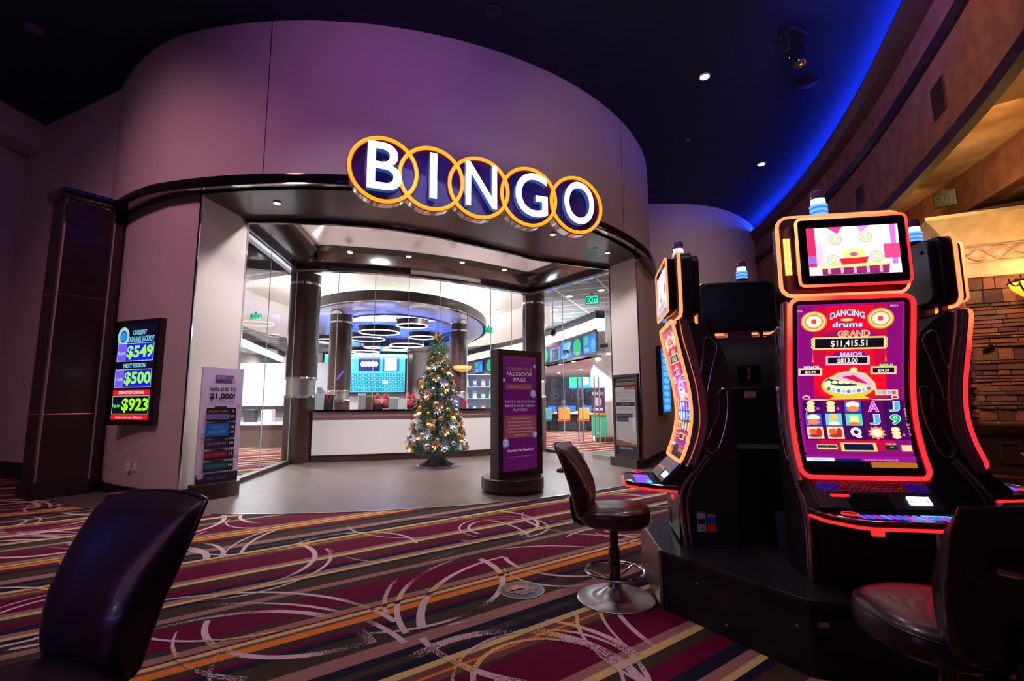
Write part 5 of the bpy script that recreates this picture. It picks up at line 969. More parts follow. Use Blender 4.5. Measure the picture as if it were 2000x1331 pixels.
def mk_screen(c):
    """game display artwork; y measured up, x right, metres in the cabinet's own front plane"""
    X = lambda u: (u - 1665) * .00245; Z = lambda v: 1.362 - (v - 595) * .00246
    c.rect(-.262, .545, .262, 1.378, (5, 3, 8), 1, 24); c.rect(-.247, .575, .247, 1.362, (150, 16, 140), 1, 24); c.rect(-.238, .60, .238, 1.355, (132, 12, 110), 1, 24)
    c.rect(-.17, .62, .17, 1.352, (190, 10, 60), 1, 24); c.rect(-.11, .9, .11, 1.352, (232, 8, 40), 1, 16); c.ell(0, .97, .17, .11, (240, 12, 40), 32)
    for u, v in ((1596, 630), (1722, 627)):
        c.ell(X(u), Z(v), .062, .052, (255, 140, 30)); c.ell(X(u), Z(v), .054, .046, (255, 225, 170)); c.ring(X(u), Z(v), .045, .038, .007, (230, 120, 60)); c.ell(X(u), Z(v), .026, .022, (255, 250, 235)); c.rect(X(u) - .012, Z(v) - .012, X(u) + .012, Z(v) + .012, (220, 70, 60))
    c.text('TOTAL', X(1569), Z(608), .009, (240, 220, 255), .03); c.text('DENOM 1¢', X(1747), Z(602), .009, (240, 220, 255), .035)
    c.text('DANCING', X(1660), Z(621), .034, (20, 60, 120), .165, .05, arc=.02); c.text('DANCING', X(1660), Z(621) + .001, .032, (190, 240, 245), .16, .02, arc=.02); c.ell(X(1659), Z(628), .03, .007, (255, 210, 120)); c.text('drums', X(1660), Z(637), .028, (50, 60, 170), .145, .06); c.text('drums', X(1660), Z(637), .026, (215, 245, 250), .14, .02)
    c.ell(X(1632), Z(656), .024, .018, (255, 225, 220)); c.poly([(X(1608), Z(664)), (X(1722), Z(663)), (X(1706), Z(648)), (X(1630), Z(647))], (150, 20, 80)); c.text('GRAND', X(1672), Z(656), .030, (255, 225, 190), .15, .045); c.text('GRAND', X(1672), Z(656), .027, (235, 95, 40), .14, .01)
    def panel(u0, v0, u1, v1, t, h, w_, f=(255, 205, 110)):
        c.rect(X(u0) - .010, Z(v1) - .008, X(u1) + .010, Z(v0) + .008, f); c.rect(X(u0), Z(v1), X(u1), Z(v0), (18, 12, 30)); c.text(t, (X(u0) + X(u1)) / 2, (Z(v0) + Z(v1)) / 2, h, (240, 245, 240), w_, .015)
    panel(1598, 666, 1728, 685, '$11,415.51', .032, .17)
    for u in (1594, 1732):
        for k in range(3): c.ring(X(u), Z(668 + k * 7), .009, .009, .004, (255, 225, 150))
        c.rect(X(u) - .0015, Z(712), X(u) + .0015, Z(688), (230, 60, 40)); c.poly([(X(u) - .006, Z(714)), (X(u) + .006, Z(714)), (X(u), Z(700))], (255, 90, 60))
    c.poly([(X(1625), Z(705)), (X(1700), Z(704)), (X(1690), Z(693)), (X(1638), Z(692))], (120, 20, 110)); c.text('MAJOR', X(1668), Z(698), .022, (245, 180, 240), .105, .03); panel(1623, 705, 1698, 717, '$813.00', .024, .095, (250, 190, 200))
    c.text('MINOR', X(1592), Z(724), .014, (190, 235, 250), .075, .03); panel(1570, 729, 1608, 738, '$25.94', .014, .05, (250, 200, 180)); c.text('MINI', X(1733), Z(722), .014, (90, 240, 140), .06, .03); panel(1708, 727, 1748, 737, '$14.50', .014, .05, (250, 200, 130))
    # ornate open bowl
    c.ell(X(1661), Z(763), .125, .062, (255, 190, 70), 36); c.ell(X(1661), Z(760), .112, .05, (255, 235, 190), 36); c.ell(X(1658), Z(753), .098, .026, (10, 70, 70), 30)
    for k in range(7): c.ell(X(1624 + k * 12), Z(756), .014, .009, (255, 245, 200), 12)
    c.poly([(X(1625), Z(748)), (X(1640), Z(737)), (X(1668), Z(731)), (X(1695), Z(738)), (X(1712), Z(757)), (X(1716), Z(775)), (X(1690), Z(764)), (X(1655), Z(755))], (255, 210, 110)); c.poly([(X(1632), Z(747)), (X(1645), Z(740)), (X(1670), Z(735)), (X(1692), Z(742)), (X(1707), Z(758)), (X(1710), Z(768)), (X(1680), Z(758))], (230, 170, 220)); c.poly([(X(1650), Z(745)), (X(1672), Z(741)), (X(1700), Z(760)), (X(1680), Z(756))], (200, 20, 60)); c.ell(X(1672), Z(730), .018, .010, (255, 235, 140), 14)
    for k in range(9): c.ell(X(1624 + k * 9.5), Z(769 + 6 * sin(pi * k / 8)), .010, .009, (150, 200, 240) if k % 2 else (90, 110, 190), 10)
    c.poly([(X(1622), Z(792)), (X(1702), Z(790)), (X(1690), Z(782)), (X(1636), Z(783))], (220, 190, 60)); c.rect(X(1712), Z(783), X(1754), Z(772), (250, 200, 150)); 
    for k in range(4): c.rect(X(1716 + k * 9), Z(781), X(1723 + k * 9), Z(774), ((90, 210, 160), (250, 120, 200), (90, 190, 250), (230, 60, 60))[k])
    for s_, u in ((1, 1580), (-1, 1748)): c.ring(X(u), Z(787), .018, .010, .004, (255, 225, 190)); c.ell(X(u + s_ * 24), Z(792), .05, .003, (255, 225, 190), 12)
    # reels
    for k in range(5): c.rect(X(1569 + 38.5 * k) + .006, Z(873), X(1569 + 38.5 * (k + 1)) + .006, Z(793), (84, 8, 92) if k % 2 else (60, 8, 84), 1, 6)
    G, E_, F_, A_, J_, N9, Q_, T_, W_, R_ = 'GEFAJ9QTWR'
    rows = ['GGEAJ', 'EFTJ9', 'RRQWG']
    for r in range(3):
        for k in range(5):
            cx = X(1569 + 38.5 * (k + .5)) + .006; cz = Z(806 + r * 26.6); ch = rows[r][k]
            if ch in 'AJ9Q': col = {'A': ((255, 200, 245), (225, 60, 190)), 'J': ((210, 250, 255), (80, 170, 215)), '9': ((190, 255, 220), (20, 175, 105)), 'Q': ((250, 250, 255), (200, 200, 235))}[ch]; c.text(ch, cx, cz, .054, col[0], .052, .06); c.text(ch, cx, cz, .05, col[1], .045, .012)
            elif ch == 'G':
                for q in (-.017, 0, .017): c.ell(cx - .008, cz + q, .02, .012, (250, 215, 140), 14); c.ell(cx - .008, cz + q, .008, .005, (255, 245, 210), 8)
                c.ell(cx + .025, cz - .01, .008, .008, (220, 60, 200), 8)
            elif ch == 'E': c.rect(cx - .038, cz - .03, cx + .038, cz + .03, (60, 80, 210)); c.ell(cx, cz + .008, .032, .018, (255, 235, 220), 18); c.ell(cx, cz - .012, .028, .014, (240, 130, 70), 16)
            elif ch == 'F': c.rect(cx - .038, cz - .03, cx + .038, cz + .03, (90, 200, 245)); c.ell(cx, cz + .005, .022, .024, (255, 190, 90), 16); c.ell(cx, cz - .02, .028, .009, (240, 235, 255), 14)
            elif ch == 'T': c.rect(cx - .038, cz - .03, cx + .038, cz + .03, (70, 215, 185)); c.rect(cx - .02, cz - .018, cx + .02, cz + .02, (255, 230, 150)); c.ell(cx, cz - .02, .03, .008, (230, 110, 70), 14)
            elif ch == 'W': 
                c.poly([(cx + (.042 if j % 2 else .03) * cos(pi * j / 10), cz + (.034 if j % 2 else .025) * sin(pi * j / 10)) for j in range(20)], (250, 150, 80)); c.ell(cx, cz, .025, .02, (255, 230, 170), 16); c.ell(cx, cz, .014, .011, (255, 255, 250), 14)
            else: c.rect(cx - .038, cz - .03, cx + .038, cz + .03, (255, 215, 150)); c.ell(cx - .012, cz + .004, .018, .02, (220, 90, 60), 14); c.ell(cx + .018, cz, .014, .024, (200, 40, 40), 14); c.ell(cx - .005, cz - .016, .03, .008, (150, 60, 40), 12)
    for s_, u in ((0, 1577), (1, 1764)):
        for k, ch in enumerate('REEL WAYS'): c.text(ch, X(u) + (.0 if s_ else .003) + k * .0008 * (1 if s_ else 1), Z(812 + k * 6.2), .011, (255, 150, 170), None, .02) if ch != ' ' else 0
    c.rect(X(1589), Z(892), X(1627), Z(883), (235, 215, 150)); c.rect(X(1590.5), Z(891), X(1625.5), Z(884), (20, 50, 40)); c.text('2', X(1608), Z(887.5), .010, (220, 255, 230)); c.rect(X(1634), Z(896), X(1700), Z(879), (250, 200, 110)); c.rect(X(1640), Z(893.5), X(1694), Z(881.5), (12, 20, 70)); c.text('YOUR WIN', X(1727), Z(881), .008, (240, 220, 240), .045); c.rect(X(1715), Z(893), X(1738), Z(884), (20, 40, 30)); c.text('.88', X(1727), Z(888.5), .012, (240, 255, 240)); c.rect(X(1745), Z(895), X(1763), Z(883), (255, 205, 150))
    c.rect(-.247, .575, -.12, .59, (200, 235, 250)); c.text('CREDITS 2', -.185, .5825, .008, (60, 80, 120), .07); c.rect(-.115, .575, .0, .588, (10, 30, 90)); c.text('1 PLAY MORE THAN WINNING LINES', .09, .5815, .008, (250, 160, 190), .15); c.rect(.04, .548, .24, .572, (170, 100, 20))
ledm = pmat('machine_led', (1, .1, .02), .4, emit=(1, .03, .02), estr=2.6)
b_ = ledm.node_tree.nodes['Principled BSDF']; tc = N(ledm, 'ShaderNodeTexCoord'); sx = N(ledm, 'ShaderNodeSeparateXYZ'); sm = N(ledm, 'ShaderNodeMath', operation='SUBTRACT'); mr = N(ledm, 'ShaderNodeMapRange'); cr = N(ledm, 'ShaderNodeValToRGB')
L(ledm, tc, 'Object', sx, 0); L(ledm, sx, 'Z', sm, 0); L(ledm, sx, 'X', sm, 1); mr.inputs[1].default_value = 1.45; mr.inputs[2].default_value = 2.1; L(ledm, sm, 0, mr, 0); L(ledm, mr, 0, cr, 'Fac')
cr.color_ramp.elements[0].color = (1, .012, .02, 1); cr.color_ramp.elements[1].color = (1, .36, .10, 1); L(ledm, cr, 'Color', b_, 'Emission Color')
def slot(name):
    o = empty(name, (0, 0, .33))
    side = [(0, 0), (-.01, .19), (-.01, .325), (-.11, .33), (-.115, .372), (.0, .485), (.035, .56), (.065, .64), (.095, .78), (.087, .95), (.05, 1.15), (.012, 1.37), (.1, 1.385), (.18, 1.34), (.25, 1.27), (.29, 1.18), (.31, 1.05), (.335, .5), (.31, 0)]
    yz = lambda y, z, d: (d, y, z)
    b = MB(); b.prism(side, yz, -.27, .27); b.build('cabinet_body', blackm, o, smooth=25, bevel=.006)
    b = MB(); b.box(-.235, -.022, .012, .235, .02, .315); b.build('lower_door', black, o, bevel=.01)
    b = MB()
    for k in range(9): b.box(-.215, -.027, .05 + k * .011, -.085, -.022, .055 + k * .011)
    b.build('speaker_grille', pmat('grille_red_tint', (.06, .01, .01), .4) if 'grille_red_tint' not in MATS else MATS['grille_red_tint'], o, smooth=0)
    b = MB(); b.box(-.01, -.03, .235, .045, -.02, .258); b.build('ticket_light', redled, o, smooth=0)
    # upper curved display
    n = 26
    b = MB(); b.grid(lambda u, v: (-.275 + .55 * u, prof(.50 + .885 * v) - .004, .50 + .885 * v), 2, n); b.build('screen_glass', blackg, o)
    c = Canvas(lambda x, z, d: (x, z, d), .00003); mk_screen(c); c.bend(lambda x, z, d: (x, prof(z) - .0055 - d, z), [.545 + .0139 * i for i in range(1, 60)]); c.build('game_display', screenm, o)
    fr = rrect(-.285, .50, .285, 1.392, .045, 5, .04); b = MB(); b.tube([(x, prof(z) - .012, z) for x, z in fr], .0108, 8, closed=True); b.build('led_frame', ledm, o)
    for s_ in (-1, 1):
        pth = smoothpath([(.02, .475), (.075, .60), (.11, .75), (.103, .95), (.065, 1.14), (.035, 1.27), (.02, 1.385)], 5)
        b = MB(); b.tube([(s_ * .283, y + .012, z) for y, z in pth], .014, 8, sq=(.9, 1.5)); b.tube([(s_ * .292, y + .045, z) for y, z in pth], .010, 8); b.build('side_trim', irid, o)
        b = MB(); ps = [.49 + .9 * i / 30 for i in range(31)]; b.grid(lambda u, v: (s_ * (.289 + .004 * sin(pi * v)), prof(.49 + .9 * u) + .012 + .07 * v, .49 + .9 * u), 30, 4); b.grid(lambda u, v: (s_ * (.288 - .018 * v), prof(.49 + .9 * u) + .082, .49 + .9 * u), 30, 1); b.build('chrome_fin', irid, o)
        b = MB(); b.tube([(s_ * .276, y, z) for y, z in smoothpath([(.005, .005), (-.012, .19), (-.004, .33), (.06, .43), (.15, .545)], 5)], .011, 8); b.tube([(s_ * .276, y + .035, z) for y, z in smoothpath([(.0, .005), (-.012, .19), (-.0, .32), (.05, .42), (.13, .53)], 5)], .008, 8); b.build('front_trim', irid, o)
        for q in ([(.10, .90), (.125, .87), (.17, .88), (.175, .93), (.215, 1.1), (.245, 1.21), (.22, 1.26), (.18, 1.27), (.16, 1.15), (.13, 1.0)], [(.14, .60), (.17, .56), (.21, .57), (.25, .66), (.285, .80), (.29, .93), (.26, .95), (.235, .91), (.24, .82), (.19, .70)]):
            b = MB(); b.tube([(s_ * .274, y, z) for y, z in smoothpath(q + [q[0]], 4)[:-1]], .0035, 6, closed=True); k = len(q); b.tube([(s_ * .277, y, z) for y, z in smoothpath([q[-1], q[-2], q[-3], q[-4]] if k else q, 5)], .010, 6, sq=(.6, 1.3)); b.build('chrome_loop', irid, o)
    # slanted speaker and bill panel
    e0 = Vector((0, -.118, .372)); up_ = Vector((0, .118, .113)).normalized(); nn = Vector((0, -up_.z, up_.y)); mp = flatmap(e0, (1, 0, 0), up_, nn)
    b = MB(); b.prism([(-.262, 0), (.262, 0), (.25, .16), (-.25, .16)], mp, -.02, .008); b.build('console_panel', black, o, smooth=0)
    c = Canvas(flatmap(e0 + nn * .0085, (1, 0, 0), up_, nn), .0002); 
    for i in range(46):
        for j in range(6):
            t = abs(i - 22.5) / 22.5; g = (i * 7 + j * 13) % 5; k = .55 + .1 * g; c.n = 0; c.rect(-.235 + i * .0104, .095 + j * .0095, -.235 + i * .0104 + .0055, .095 + j * .0095 + .0055, (int((90 if t > .62 else 190) * k), int(25 * k), int((225 if t > .62 else 50) * k)))
    c.build('speaker_lights', screenm, o)
    b = MB(); b.prism([(-.195, .062), (-.115, .062), (-.115, .075), (-.195, .075)], mp, .008, .013); b.build('card_slot_light', redled, o, smooth=0)
    b = MB(); b.prism([(-.13, .005), (.05, .005), (.05, .08), (-.13, .08)], mp, .008, .010); b.build('player_display', blackg, o, smooth=0)
    b = MB()
    for q in ((.125, .028, .215, .034), (.125, .062, .215, .068), (.125, .034, .131, .062), (.209, .034, .215, .062)): b.prism([(q[0], q[1]), (q[2], q[1]), (q[2], q[3]), (q[0], q[3])], mp, .008, .014)
    b.prism([(.14, .039), (.2, .039), (.2, .057), (.14, .057)], mp, .008, .012); b.build('bill_acceptor_light', whiteled, o, smooth=0)
    # button deck
    dk_ = [(-.27, -.03), (-.265, -.17), (-.2, -.30), (-.15, -.335), (.15, -.335), (.2, -.30), (.265, -.17), (.27, -.03)]
    b = MB(); b.prism(dk_, lambda x, y, d: (x, y, d - .05 * (y + .03)), .325, .352); b.build('button_deck', black, o, smooth=0, bevel=.006)
    b = MB(); b.tube([(x * 1.005, y * 1.01 + .001, .338 - .05 * (y + .03) + .012) for x, y in dk_[:]], .006, 6); b.build('deck_chrome', chrome, o)
    b = MB(); b.tube([(x * 1.01, y * 1.015, .322 - .05 * (y + .03)) for x, y in dk_], .007, 6); b.build('deck_led', redled, o)
    c = Canvas(lambda x, y, d: (x, y, .353 - .05 * (y + .03) + d), .0003); c.rect(-.21, -.30, .24, -.15, (14, 8, 40)); c.rect(-.15, -.27, .23, -.17, (60, 40, 220))
    for k in range(12): x0 = -.15 + k * .032; c.poly([(x0, -.27), (x0 + .016, -.27), (x0 + .03, -.17), (x0 + .012, -.17)], ((170, 60, 210), (40, 110, 240), (210, 30, 110), (60, 160, 250))[k % 4])
    c.rect(.12, -.20, .23, -.17, (60, 210, 235)); c.frame(.15, -.325, .215, -.295, .004, (200, 240, 255)); c.rect(.158, -.318, .207, -.302, (140, 210, 255)); c.build('deck_display', screenm, o)
    b = MB(); b.lathe([(.034, 0), (.034, .008), (.026, .014), (.01, .015)], (-.19, -.235, .366), 24); b.build('spin_button', blackg, o); b = MB(); b.tube([(-.19 + .031 * cos(2 * pi * i / 24), -.235 + .031 * sin(2 * pi * i / 24), .376) for i in range(24)], .004, 6, closed=True); b.build('button_ring', redled, o)
    # topper
    b = MB(); b.box(-.09, .05, 1.36, .09, .15, 1.45); b.box(-.2, .04, 1.385, -.17, .08, 1.45); b.box(.17, .04, 1.385, .2, .08, 1.45); b.build('topper_neck', darkplum, o)
    hz = rrect(-.30, 1.42, .30, 1.835, .06, 5); b = MB(); b.prism(hz, lambda x, z, d: (x, d, z + .012 * cos(x * 5)), .045, .12); b.prism([(x * .93, 1.63 + (z - 1.63) * .92) for x, z in hz], lambda x, z, d: (x, d, z + .012 * cos(x * 5)), .12, .165); b.build('topper_housing', black, o, smooth=30, bevel=.008)
    b = MB()
    for x, z in ((-.06, 1.6), (.06, 1.6), (-.06, 1.75), (.06, 1.75), (-.22, 1.75), (.24, 1.5)): b.lathe([(.010, 0), (.010, .004)], (0, 0, 0), 10, Matrix.Translation((x, .168, z)) @ Matrix.Rotation(radians(-90), 4, 'X'))
    b.build('housing_screws', blackg, o)
    f1 = rrect(-.30, 1.42, .30, 1.845, .055, 5, .06); b = MB(); b.tube([(x, .038, z) for x, z in f1], .011, 8, closed=True); b.build('topper_led_frame', ledm if 0 else orangeled, o)
    b = MB(); b.prism(rrect(-.295, 1.425, .295, 1.84, .05, 5), lambda x, z, d: (x, d, z), .03, .046); b.build('topper_inner_panel', darkplum, o, smooth=0)
    b = MB(); b.prism(rrect(-.235, 1.455, .272, 1.805, .025, 4), lambda x, z, d: (x, d, z), -.04, .035); b.build('topper_monitor', blackg, o, smooth=25)
    f2 = rrect(-.237, 1.453, .274, 1.807, .025, 4, .06); b = MB(); b.tube([(x, -.038, z) for x, z in f2], .007, 8, closed=True); b.build('monitor_led_frame', ledm, o)
    b = MB()
    for x in (-.272, -.255):
        for k in range(16): b.box(x - .006, .018, 1.53 + k * .0125, x + .006, .03, 1.539 + k * .0125)
    b.build('topper_light_bars', goldled, o, smooth=0)
    c = Canvas(lambda x, z, d: (x, -.041 - d, z), .0002); x0, x1, z0, z1 = -.19, .232, 1.505, 1.755; W_ = x1 - x0; H_ = z1 - z0; q = lambda a, b_: (x0 + a * W_, z0 + b_ * H_)
    c.rect(x0, z0, x1, z1, (255, 240, 250)); c.rect(*q(0, 0), *q(.09, 1), (215, 30, 80)); c.rect(*q(.91, 0), *q(.97, 1), (225, 90, 190)); c.rect(*q(.09, .2), *q(.17, .7), (250, 170, 210)); c.poly([q(.22, 1), q(.4, 1), q(.34, .85)], (210, 50, 130)); c.poly([q(.55, 1), q(.7, 1), q(.6, .86)], (225, 120, 200))
    c.rect(*q(.83, .3), *q(1, .6), (230, 60, 110)); c.rect(*q(0, .25), *q(.09, .4), (120, 90, 190)); c.rect(*q(0, 0), *q(1, .18), (200, 190, 235)); c.poly([q(.14, .17), q(.88, .2), q(.86, 0), q(.14, 0)], (120, 30, 90)); c.poly([q(.13, .2), q(.87, .24), q(.87, .17), q(.13, .13)], (255, 200, 120)); c.poly([q(.34, .33), q(.66, .35), q(.63, .22), q(.36, .2)], (225, 30, 40))
    c.ell(*q(.5, .43), .055, .026, (255, 190, 100)); c.rect(*q(.39, .43), *q(.62, .49), (235, 200, 120)); c.ell(*q(.5, .41), .02, .010, (150, 70, 130))
    for a_, b2 in ((.31, .73), (.64, .76), (.27, .30), (.74, .34)): c.ell(*q(a_, b2), .032, .030, (168, 158, 128)); c.ell(*q(a_, b2), .026, .024, (196, 190, 172)); c.ring(*q(a_, b2), .017, .016, .003, (160, 146, 110))
    for k in range(5): c.rect(*q(.2 + k * .14, .02), *q(.23 + k * .14, .15), (220, 150, 160))
    c.build('topper_display', screenhot, o)
    cn = (-.06, .10, 1.845); b = MB(); b.lathe([(.05, 0), (.05, .015), (.042, .02)], cn, 24); b.build('candle_base', black, o)
    for k in range(5): b = MB(); b.lathe([(.040, .022 + k * .013), (.044, .027 + k * .013), (.040, .032 + k * .013)], cn, 24); b.build('candle_segment', blueglow if k % 2 else whiteled if 0 else pmat('candle_blue', (.2, .4, 1), .2, emit=(.08, .22, 1), estr=2.6) if 'candle_blue' not in MATS else (blueglow if k % 2 else MATS['candle_blue']), o)
    b = MB(); b.lathe([(.034, .09), (.034, .112)], cn, 24); b.build('candle_white_band', whiteled, o); b = MB(); b.lathe([(.036, .115), (.036, .155), (.03, .165)], cn, 24); b.build('candle_cap', pmat('candle_plum', (.22, .12, .32), .15, coat=.5) if 'candle_plum' not in MATS else MATS['candle_plum'], o)
    # back details
    b = MB(); b.box(-.2, .325, .12, .2, .342, .98); b.build('rear_door', black, o, bevel=.008); b = MB(); b.box(-.08, .305, 1.02, .08, .325, 1.14); b.build('rear_recess', blackg, o, smooth=0); b = MB(); b.tube([(0, .33, 1.04), (0, .345, 1.08), (0, .33, 1.13)], .012, 6); b.build('rear_handle', chrome, o)
    c = Canvas(lambda x, z, d: (-x, .343 + d, z), .0004); c.rect(-.05, .90, .03, .945, (200, 150, 160)); c.poly([(-.022, .91), (.0, .91), (-.011, .935)], (200, 60, 60)); c.build('warning_label', printm, o)
    return o
A = slot('slot_machine')
RZ = radians(-9.5)
def put(o, x, y, rz, label): o.location = (x, y, .33); o.rotation_euler = (0, 0, rz); tag(o, label, 'slot machine', 'slot machines'); return o
Bm = copy_tree(A); Cm = copy_tree(A); Dm = copy_tree(A); Em = copy_tree(A)
put(A, 1.09, 3.35, RZ - pi / 2, 'left slot machine seen from its side, facing the BINGO entrance'); put(Bm, 1.716, 2.43, RZ, 'front slot machine reading DANCING DRUMS, red lit screen facing the camera'); put(Cm, 2.66, 3.02, RZ + pi / 2, 'right slot machine facing the stone pillar, red lit curved edge'); put(Dm, 1.84, 3.99, RZ + pi, 'rear slot machine turned away, its dark back and blue candle showing'); put(Em, -1.47, .76, radians(97), 'slot machine cut by the left edge, only a purple lit deck corner shows')
def swap(o, part, mat):
    for k in kids(o):
        if k.name.split('.')[0] == part: k.data = k.data.copy(); k.data.materials[0] = mat
swap(A, 'led_frame', orangeled); swap(A, 'monitor_led_frame', orangeled)
for pt in ('deck_led',): swap(Em, pt, purpleled)
swap(Em, 'led_frame', purpleled); swap(Em, 'button_deck', pmat('lavender_plastic', (.18, .16, .35), .3))
# stickers on the left machine's near side
c = Canvas(lambda y, z, d: (.2715 + d, y, z), .0003); c.rect(.075, .09, .125, .20, (190, 175, 215)); c.rect(.079, .135, .121, .165, (20, 16, 30)); c.rect(.095, .095, .12, .125, (170, 150, 200)); c.rect(.07, .203, .115, .208, (170, 130, 150)); c.build('certificate_sticker', printm, A)
c = Canvas(lambda y, z, d: (.2715 + d, y, z), .0003); c.rect(.135, .09, .185, .135, (255, 40, 40)); c.rect(.135, .135, .183, .18, (40, 90, 210)); c.rect(.135, .18, .182, .195, (190, 150, 90)); c.build('colour_sticker', printm, A)
# plinth
n_ = Vector((-.165, -.986)); r_ = Vector((.986, -.165)); c0 = Vector((1.72, 3.24))
def ply(sc=1): return [tuple(c0 - r_ * a * sc + n_ * b_ * sc) for a, b_ in ((.80, .37), (.25, 1.02), (-.36, 1.06), (-1.1, .34), (-1.1, -.34), (-.4, -.98), (.28, -.98), (.84, -.30))]
pf = empty('machine_plinth', (c0.x, c0.y, 0), 0, 'black octagonal plinth carrying the four back to back slot machines', 'plinth')
b = MB(); b.vprism(ply(.985), .0, .31); childw(b, 'base', blackm, pf, smooth=0, bevel=.004)
b = MB(); b.vprism(ply(1), .308, .33); childw(b, 'top', black, pf, smooth=0, bevel=.004)
p = ply(1); b = MB(); b.sweep([p[7], p[0]], [(-.005, .0), (.012, .0), (.012, .327), (-.005, .327)]); childw(b, 'steel_end_panel', brushed, pf, smooth=0)
a = Vector(p[0]); e = Vector(p[1]); d = (e - a).normalized(); nn2 = Vector((d.y, -d.x)) * -1
b = MB()
for t, z in ((.3, .22), (.93, .2), (.5, .07)): q = a.lerp(e, t); b.sphere((q.x - d.y * -0 + (.0), q.y, z), .009, 5)
childw(b, 'screws', brushed, pf)
a = Vector(p[1]); e = Vector(p[2]); d = (e - a).normalized(); on = Vector((d.y, -d.x)); c = Canvas(flatmap((a.x + on.x * .003, a.y + on.y * .003, 0), (d.x, d.y, 0), (0, 0, 1), (on.x, on.y, 0)), .002); c.rect(.03, .22, .07, .245, (170, 120, 140)); childw(c.b, 'small_label', printm, pf)
b = MB(); b.box(1.44, 3.18, .34, 1.86, 3.60, .9); tag(b.build('pod_core', blackm, smooth=0), 'dark core cabinet between the four slot machines', 'cabinet')
p_ = c0 + n_ * .30 - r_ * .02; b = MB(); b.prism([(-.02, 0), (.17, 0), (.17, .21), (-.02, .21)], flatmap((1.60, 3.02, .335), (r_.x, r_.y, 0), (0, .1, .995), (n_.x, n_.y, 0)), 0, .006); tag(b.build('access_panel', pmat('grey_panel', (.10, .10, .11), .35), smooth=0), 'grey metal access panel standing on the plinth between two machines', 'panel')
b = MB(); b.vprism([(-2.4, -.2), (-1.465, -.2), (-1.465, 1.6), (-2.4, 1.6)], 0, .33); tag(b.build('machine_plinth', blackm, smooth=0), 'black plinth below the slot machine at the left edge', 'plinth')

# ---------------------------------------------------------------- stools
def stool(x, y, rz, label, m=leather):
    o = empty('casino_stool', (x, y, 0), rz, label, 'stool', 'casino stools')
    b = MB(); b.lathe([(.235, 0), (.235, .008), (.225, .014), (.15, .020), (.11, .032), (.075, .058), (.045, .075), (.035, .10)], n=56); b.build('base_plate', satin, o)
    b = MB(); b.lathe([(.034, .08), (.034, .30), (.026, .305), (.026, .42)], n=24); b.build('column', blackg, o)
    b = MB(); R = .178; b.tube([(R * cos(2 * pi * i / 48), R * sin(2 * pi * i / 48), .165) for i in range(48)], .009, 10, closed=True)
    for k in range(3): a = 2 * pi * k / 3 + .5; b.tube([(.03 * cos(a), .03 * sin(a), .115), (.1 * cos(a), .1 * sin(a), .14), (R * cos(a), R * sin(a), .163)], .007, 8)
    b.build('foot_ring', chrome, o)
    def seat(u, v):
        a = 2 * pi * u; t = v * pi; rr_ = (max(0, sin(t)) ** .45); xx = .215 * rr_ * (abs(cos(a)) ** .82) * (1 if cos(a) >= 0 else -1); yy = .215 * rr_ * (abs(sin(a)) ** .82) * (1 if sin(a) >= 0 else -1)
        zc = -cos(t); zc = (abs(zc) ** .7) * (1 if zc > 0 else -1); return (xx, yy + .01, .50 + .068 * zc + (.012 * (yy / .2) if zc > 0 else 0))
    b = MB(); b.grid(seat, 48, 20); b.build('seat', m, o, smooth=70)
    b = MB(); b.tube([seat(i / 48, .62) for i in range(48)], .0035, 6, closed=True); b.build('seat_piping', m, o)
    b = MB(); b.tube([(0, -.08, .435), (0, -.19, .43), (0, -.245, .455), (0, -.262, .52), (0, -.265, .60)], [.022, .022, .022, .02, .018], 10, sq=(2.0, .7)); b.build('back_bracket', blackg, o)
    # backrest: user side at +y
    def lean(t): return -.225 - .035 * t - .09 * t ** 2.0
    def hw(t): return .145 + .054 * min(1, t * 1.25) ** .8
    def sh(s, t):
        k = 1.0
        tt = t
        if t < .12: k = (1 - ((.12 - t) / .12) ** 2 * .30)
        return k
    def front(u, v):
        s = 2 * u - 1; t = v; w_ = hw(t) * sh(s, t); th = .03 + .082 * max(0, sin(pi * min(1, t ** .8))) ** .7
        e = max(0, 1 - abs(s) ** 4) ** .5; return (w_ * s, lean(t) + .035 * (s * s) + th * e * min(1, (1 - t) * 14) ** .5 * min(1, t * 10 + .15) ** .5 + .004, .49 + .445 * t - .012 * s * s * (t > .5))
    def rear(u, v):
        s = 2 * u - 1; t = v; w_ = hw(t) * sh(s, t); return (w_ * s, lean(t) + .035 * (s * s) - .014 * max(0, 1 - abs(s) ** 6) ** .5, .49 + .445 * t - .012 * s * s * (t > .5))
    b = MB(); b.grid(front, 28, 28); b.build('back_cushion', m, o, smooth=70)
    b = MB(); b.grid(rear, 28, 28); b.build('back_shell', m if m is not leatherb else leather, o, smooth=70)
    edge = [rear(0, j / 20) for j in range(21)] + [rear(i / 20, 1) for i in range(1, 21)] + [rear(1, 1 - j / 20) for j in range(1, 21)] + [rear(1 - i / 20, 0) for i in range(1, 20)]
    b = MB(); b.tube([(x, y_ + .002, z) for x, y_, z in edge], .0055, 8, closed=True); b.build('edge_trim', pmat('stool_edge', (.05, .03, .05), .15, coat=.8) if 'stool_edge' not in MATS else MATS['stool_edge'], o)
    b = MB(); yb = lean(.62) - .045; zb = .49 + .445 * .62; b.tube([(-.095, yb + .03, zb), (-.085, yb, zb), (.085, yb, zb), (.095, yb + .03, zb)], .013, 8); b.build('grab_handle', bronze, o)
    return o
stool(.63, 3.17, radians(-110), 'brown leather casino stool standing beside the left slot machine', leatherb)
s2 = stool(1.34, 1.62, radians(2), 'dark casino stool seen from behind at the lower right, before the red screen')
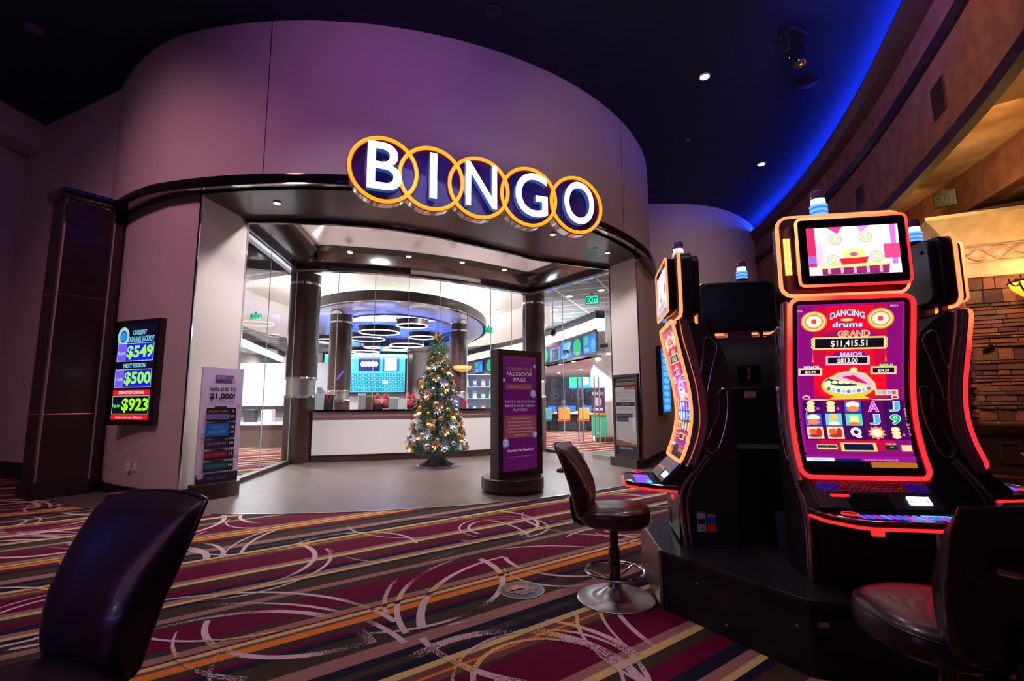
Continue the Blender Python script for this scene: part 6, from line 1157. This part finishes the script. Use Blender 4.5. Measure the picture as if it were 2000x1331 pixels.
stool(-1.16, 1.2, radians(163), 'dark leather casino stool with blue sheen at lower left'); stool(3.03, 2.48, radians(-80), 'dark casino stool only just visible at the right picture edge')
# floor decal
o = empty('floor_medallion', (.055, 3.31, 0), 0, 'round navy and gold sunburst medallion stuck on the carpet', 'floor sticker')
c = Canvas(lambda x, y, d: (x, y, .004 + d), .0004); c.ell(0, 0, .148, .148, (150, 128, 90), 48); c.ell(0, 0, .134, .134, (44, 56, 78), 48)
for k in range(15): a = pi * k / 14 + .5; c.poly([(-.02 + .062 * cos(a - .10), .0 + .062 * sin(a - .10)), (-.02 + .112 * cos(a), .0 + .112 * sin(a)), (-.02 + .062 * cos(a + .10), .0 + .062 * sin(a + .10))], (206, 124, 56))
c.poly([(-.02 + .054 * cos(pi * k / 16 + .5), .054 * sin(pi * k / 16 + .5)) for k in range(17)], (214, 134, 66))
for k, w_ in enumerate((.1, .07, .05)): e = Vector((cos(.5), sin(.5))); f = Vector((e.y, -e.x)); q0 = f * (.014 + .026 * k); c.poly([tuple(q0 - e * w_), tuple(q0 + e * w_), tuple(q0 + e * w_ + f * .012), tuple(q0 - e * w_ + f * .012)], (176, 120, 66))
c.build('medallion_print', printm, o)

# ---------------------------------------------------------------- pieces that belong to a part hang under that part
NEST = {'screen_glass': ['game_display', 'led_frame'], 'topper_monitor': ['topper_display', 'monitor_led_frame'], 'topper_housing': ['housing_screws', 'topper_led_frame', 'topper_inner_panel', 'topper_light_bars'],
    'button_deck': ['deck_chrome', 'deck_led', 'deck_display', 'spin_button', 'button_ring'], 'console_panel': ['speaker_lights', 'card_slot_light', 'player_display', 'bill_acceptor_light'], 'lower_door': ['speaker_grille', 'ticket_light'],
    'rear_door': ['warning_label'], 'rear_recess': ['rear_handle'], 'candle_base': ['candle_segment', 'candle_white_band', 'candle_cap'], 'seat': ['seat_piping'], 'back_shell': ['edge_trim', 'grab_handle'], 'bezel': ['display'], 'panel': ['poster', 'frame'],
    'base': ['caster'], 'housing': ['sign_face'], 'glass_bowl': ['iron_rim'], 'terminal_body': ['terminal_screen'], 'item_body': ['item_label'], 'box_body': ['lid'], 'plate': ['socket'], 'tree_skirt': ['skirt_trim'], 'crown': ['rope_band'], 'wood_base': ['raised_panel'], 'head': ['lens', 'hat']}
for root in [o for o in bpy.data.objects if o.parent is None and o.type == 'EMPTY']:
    ks = kids(root)
    for part, subs in NEST.items():
        P_ = next((k for k in ks if k.name.split('.')[0] == part), None)
        if P_:
            for k in ks:
                if k.name.split('.')[0] in subs: k.location = k.location - P_.location; k.parent = P_
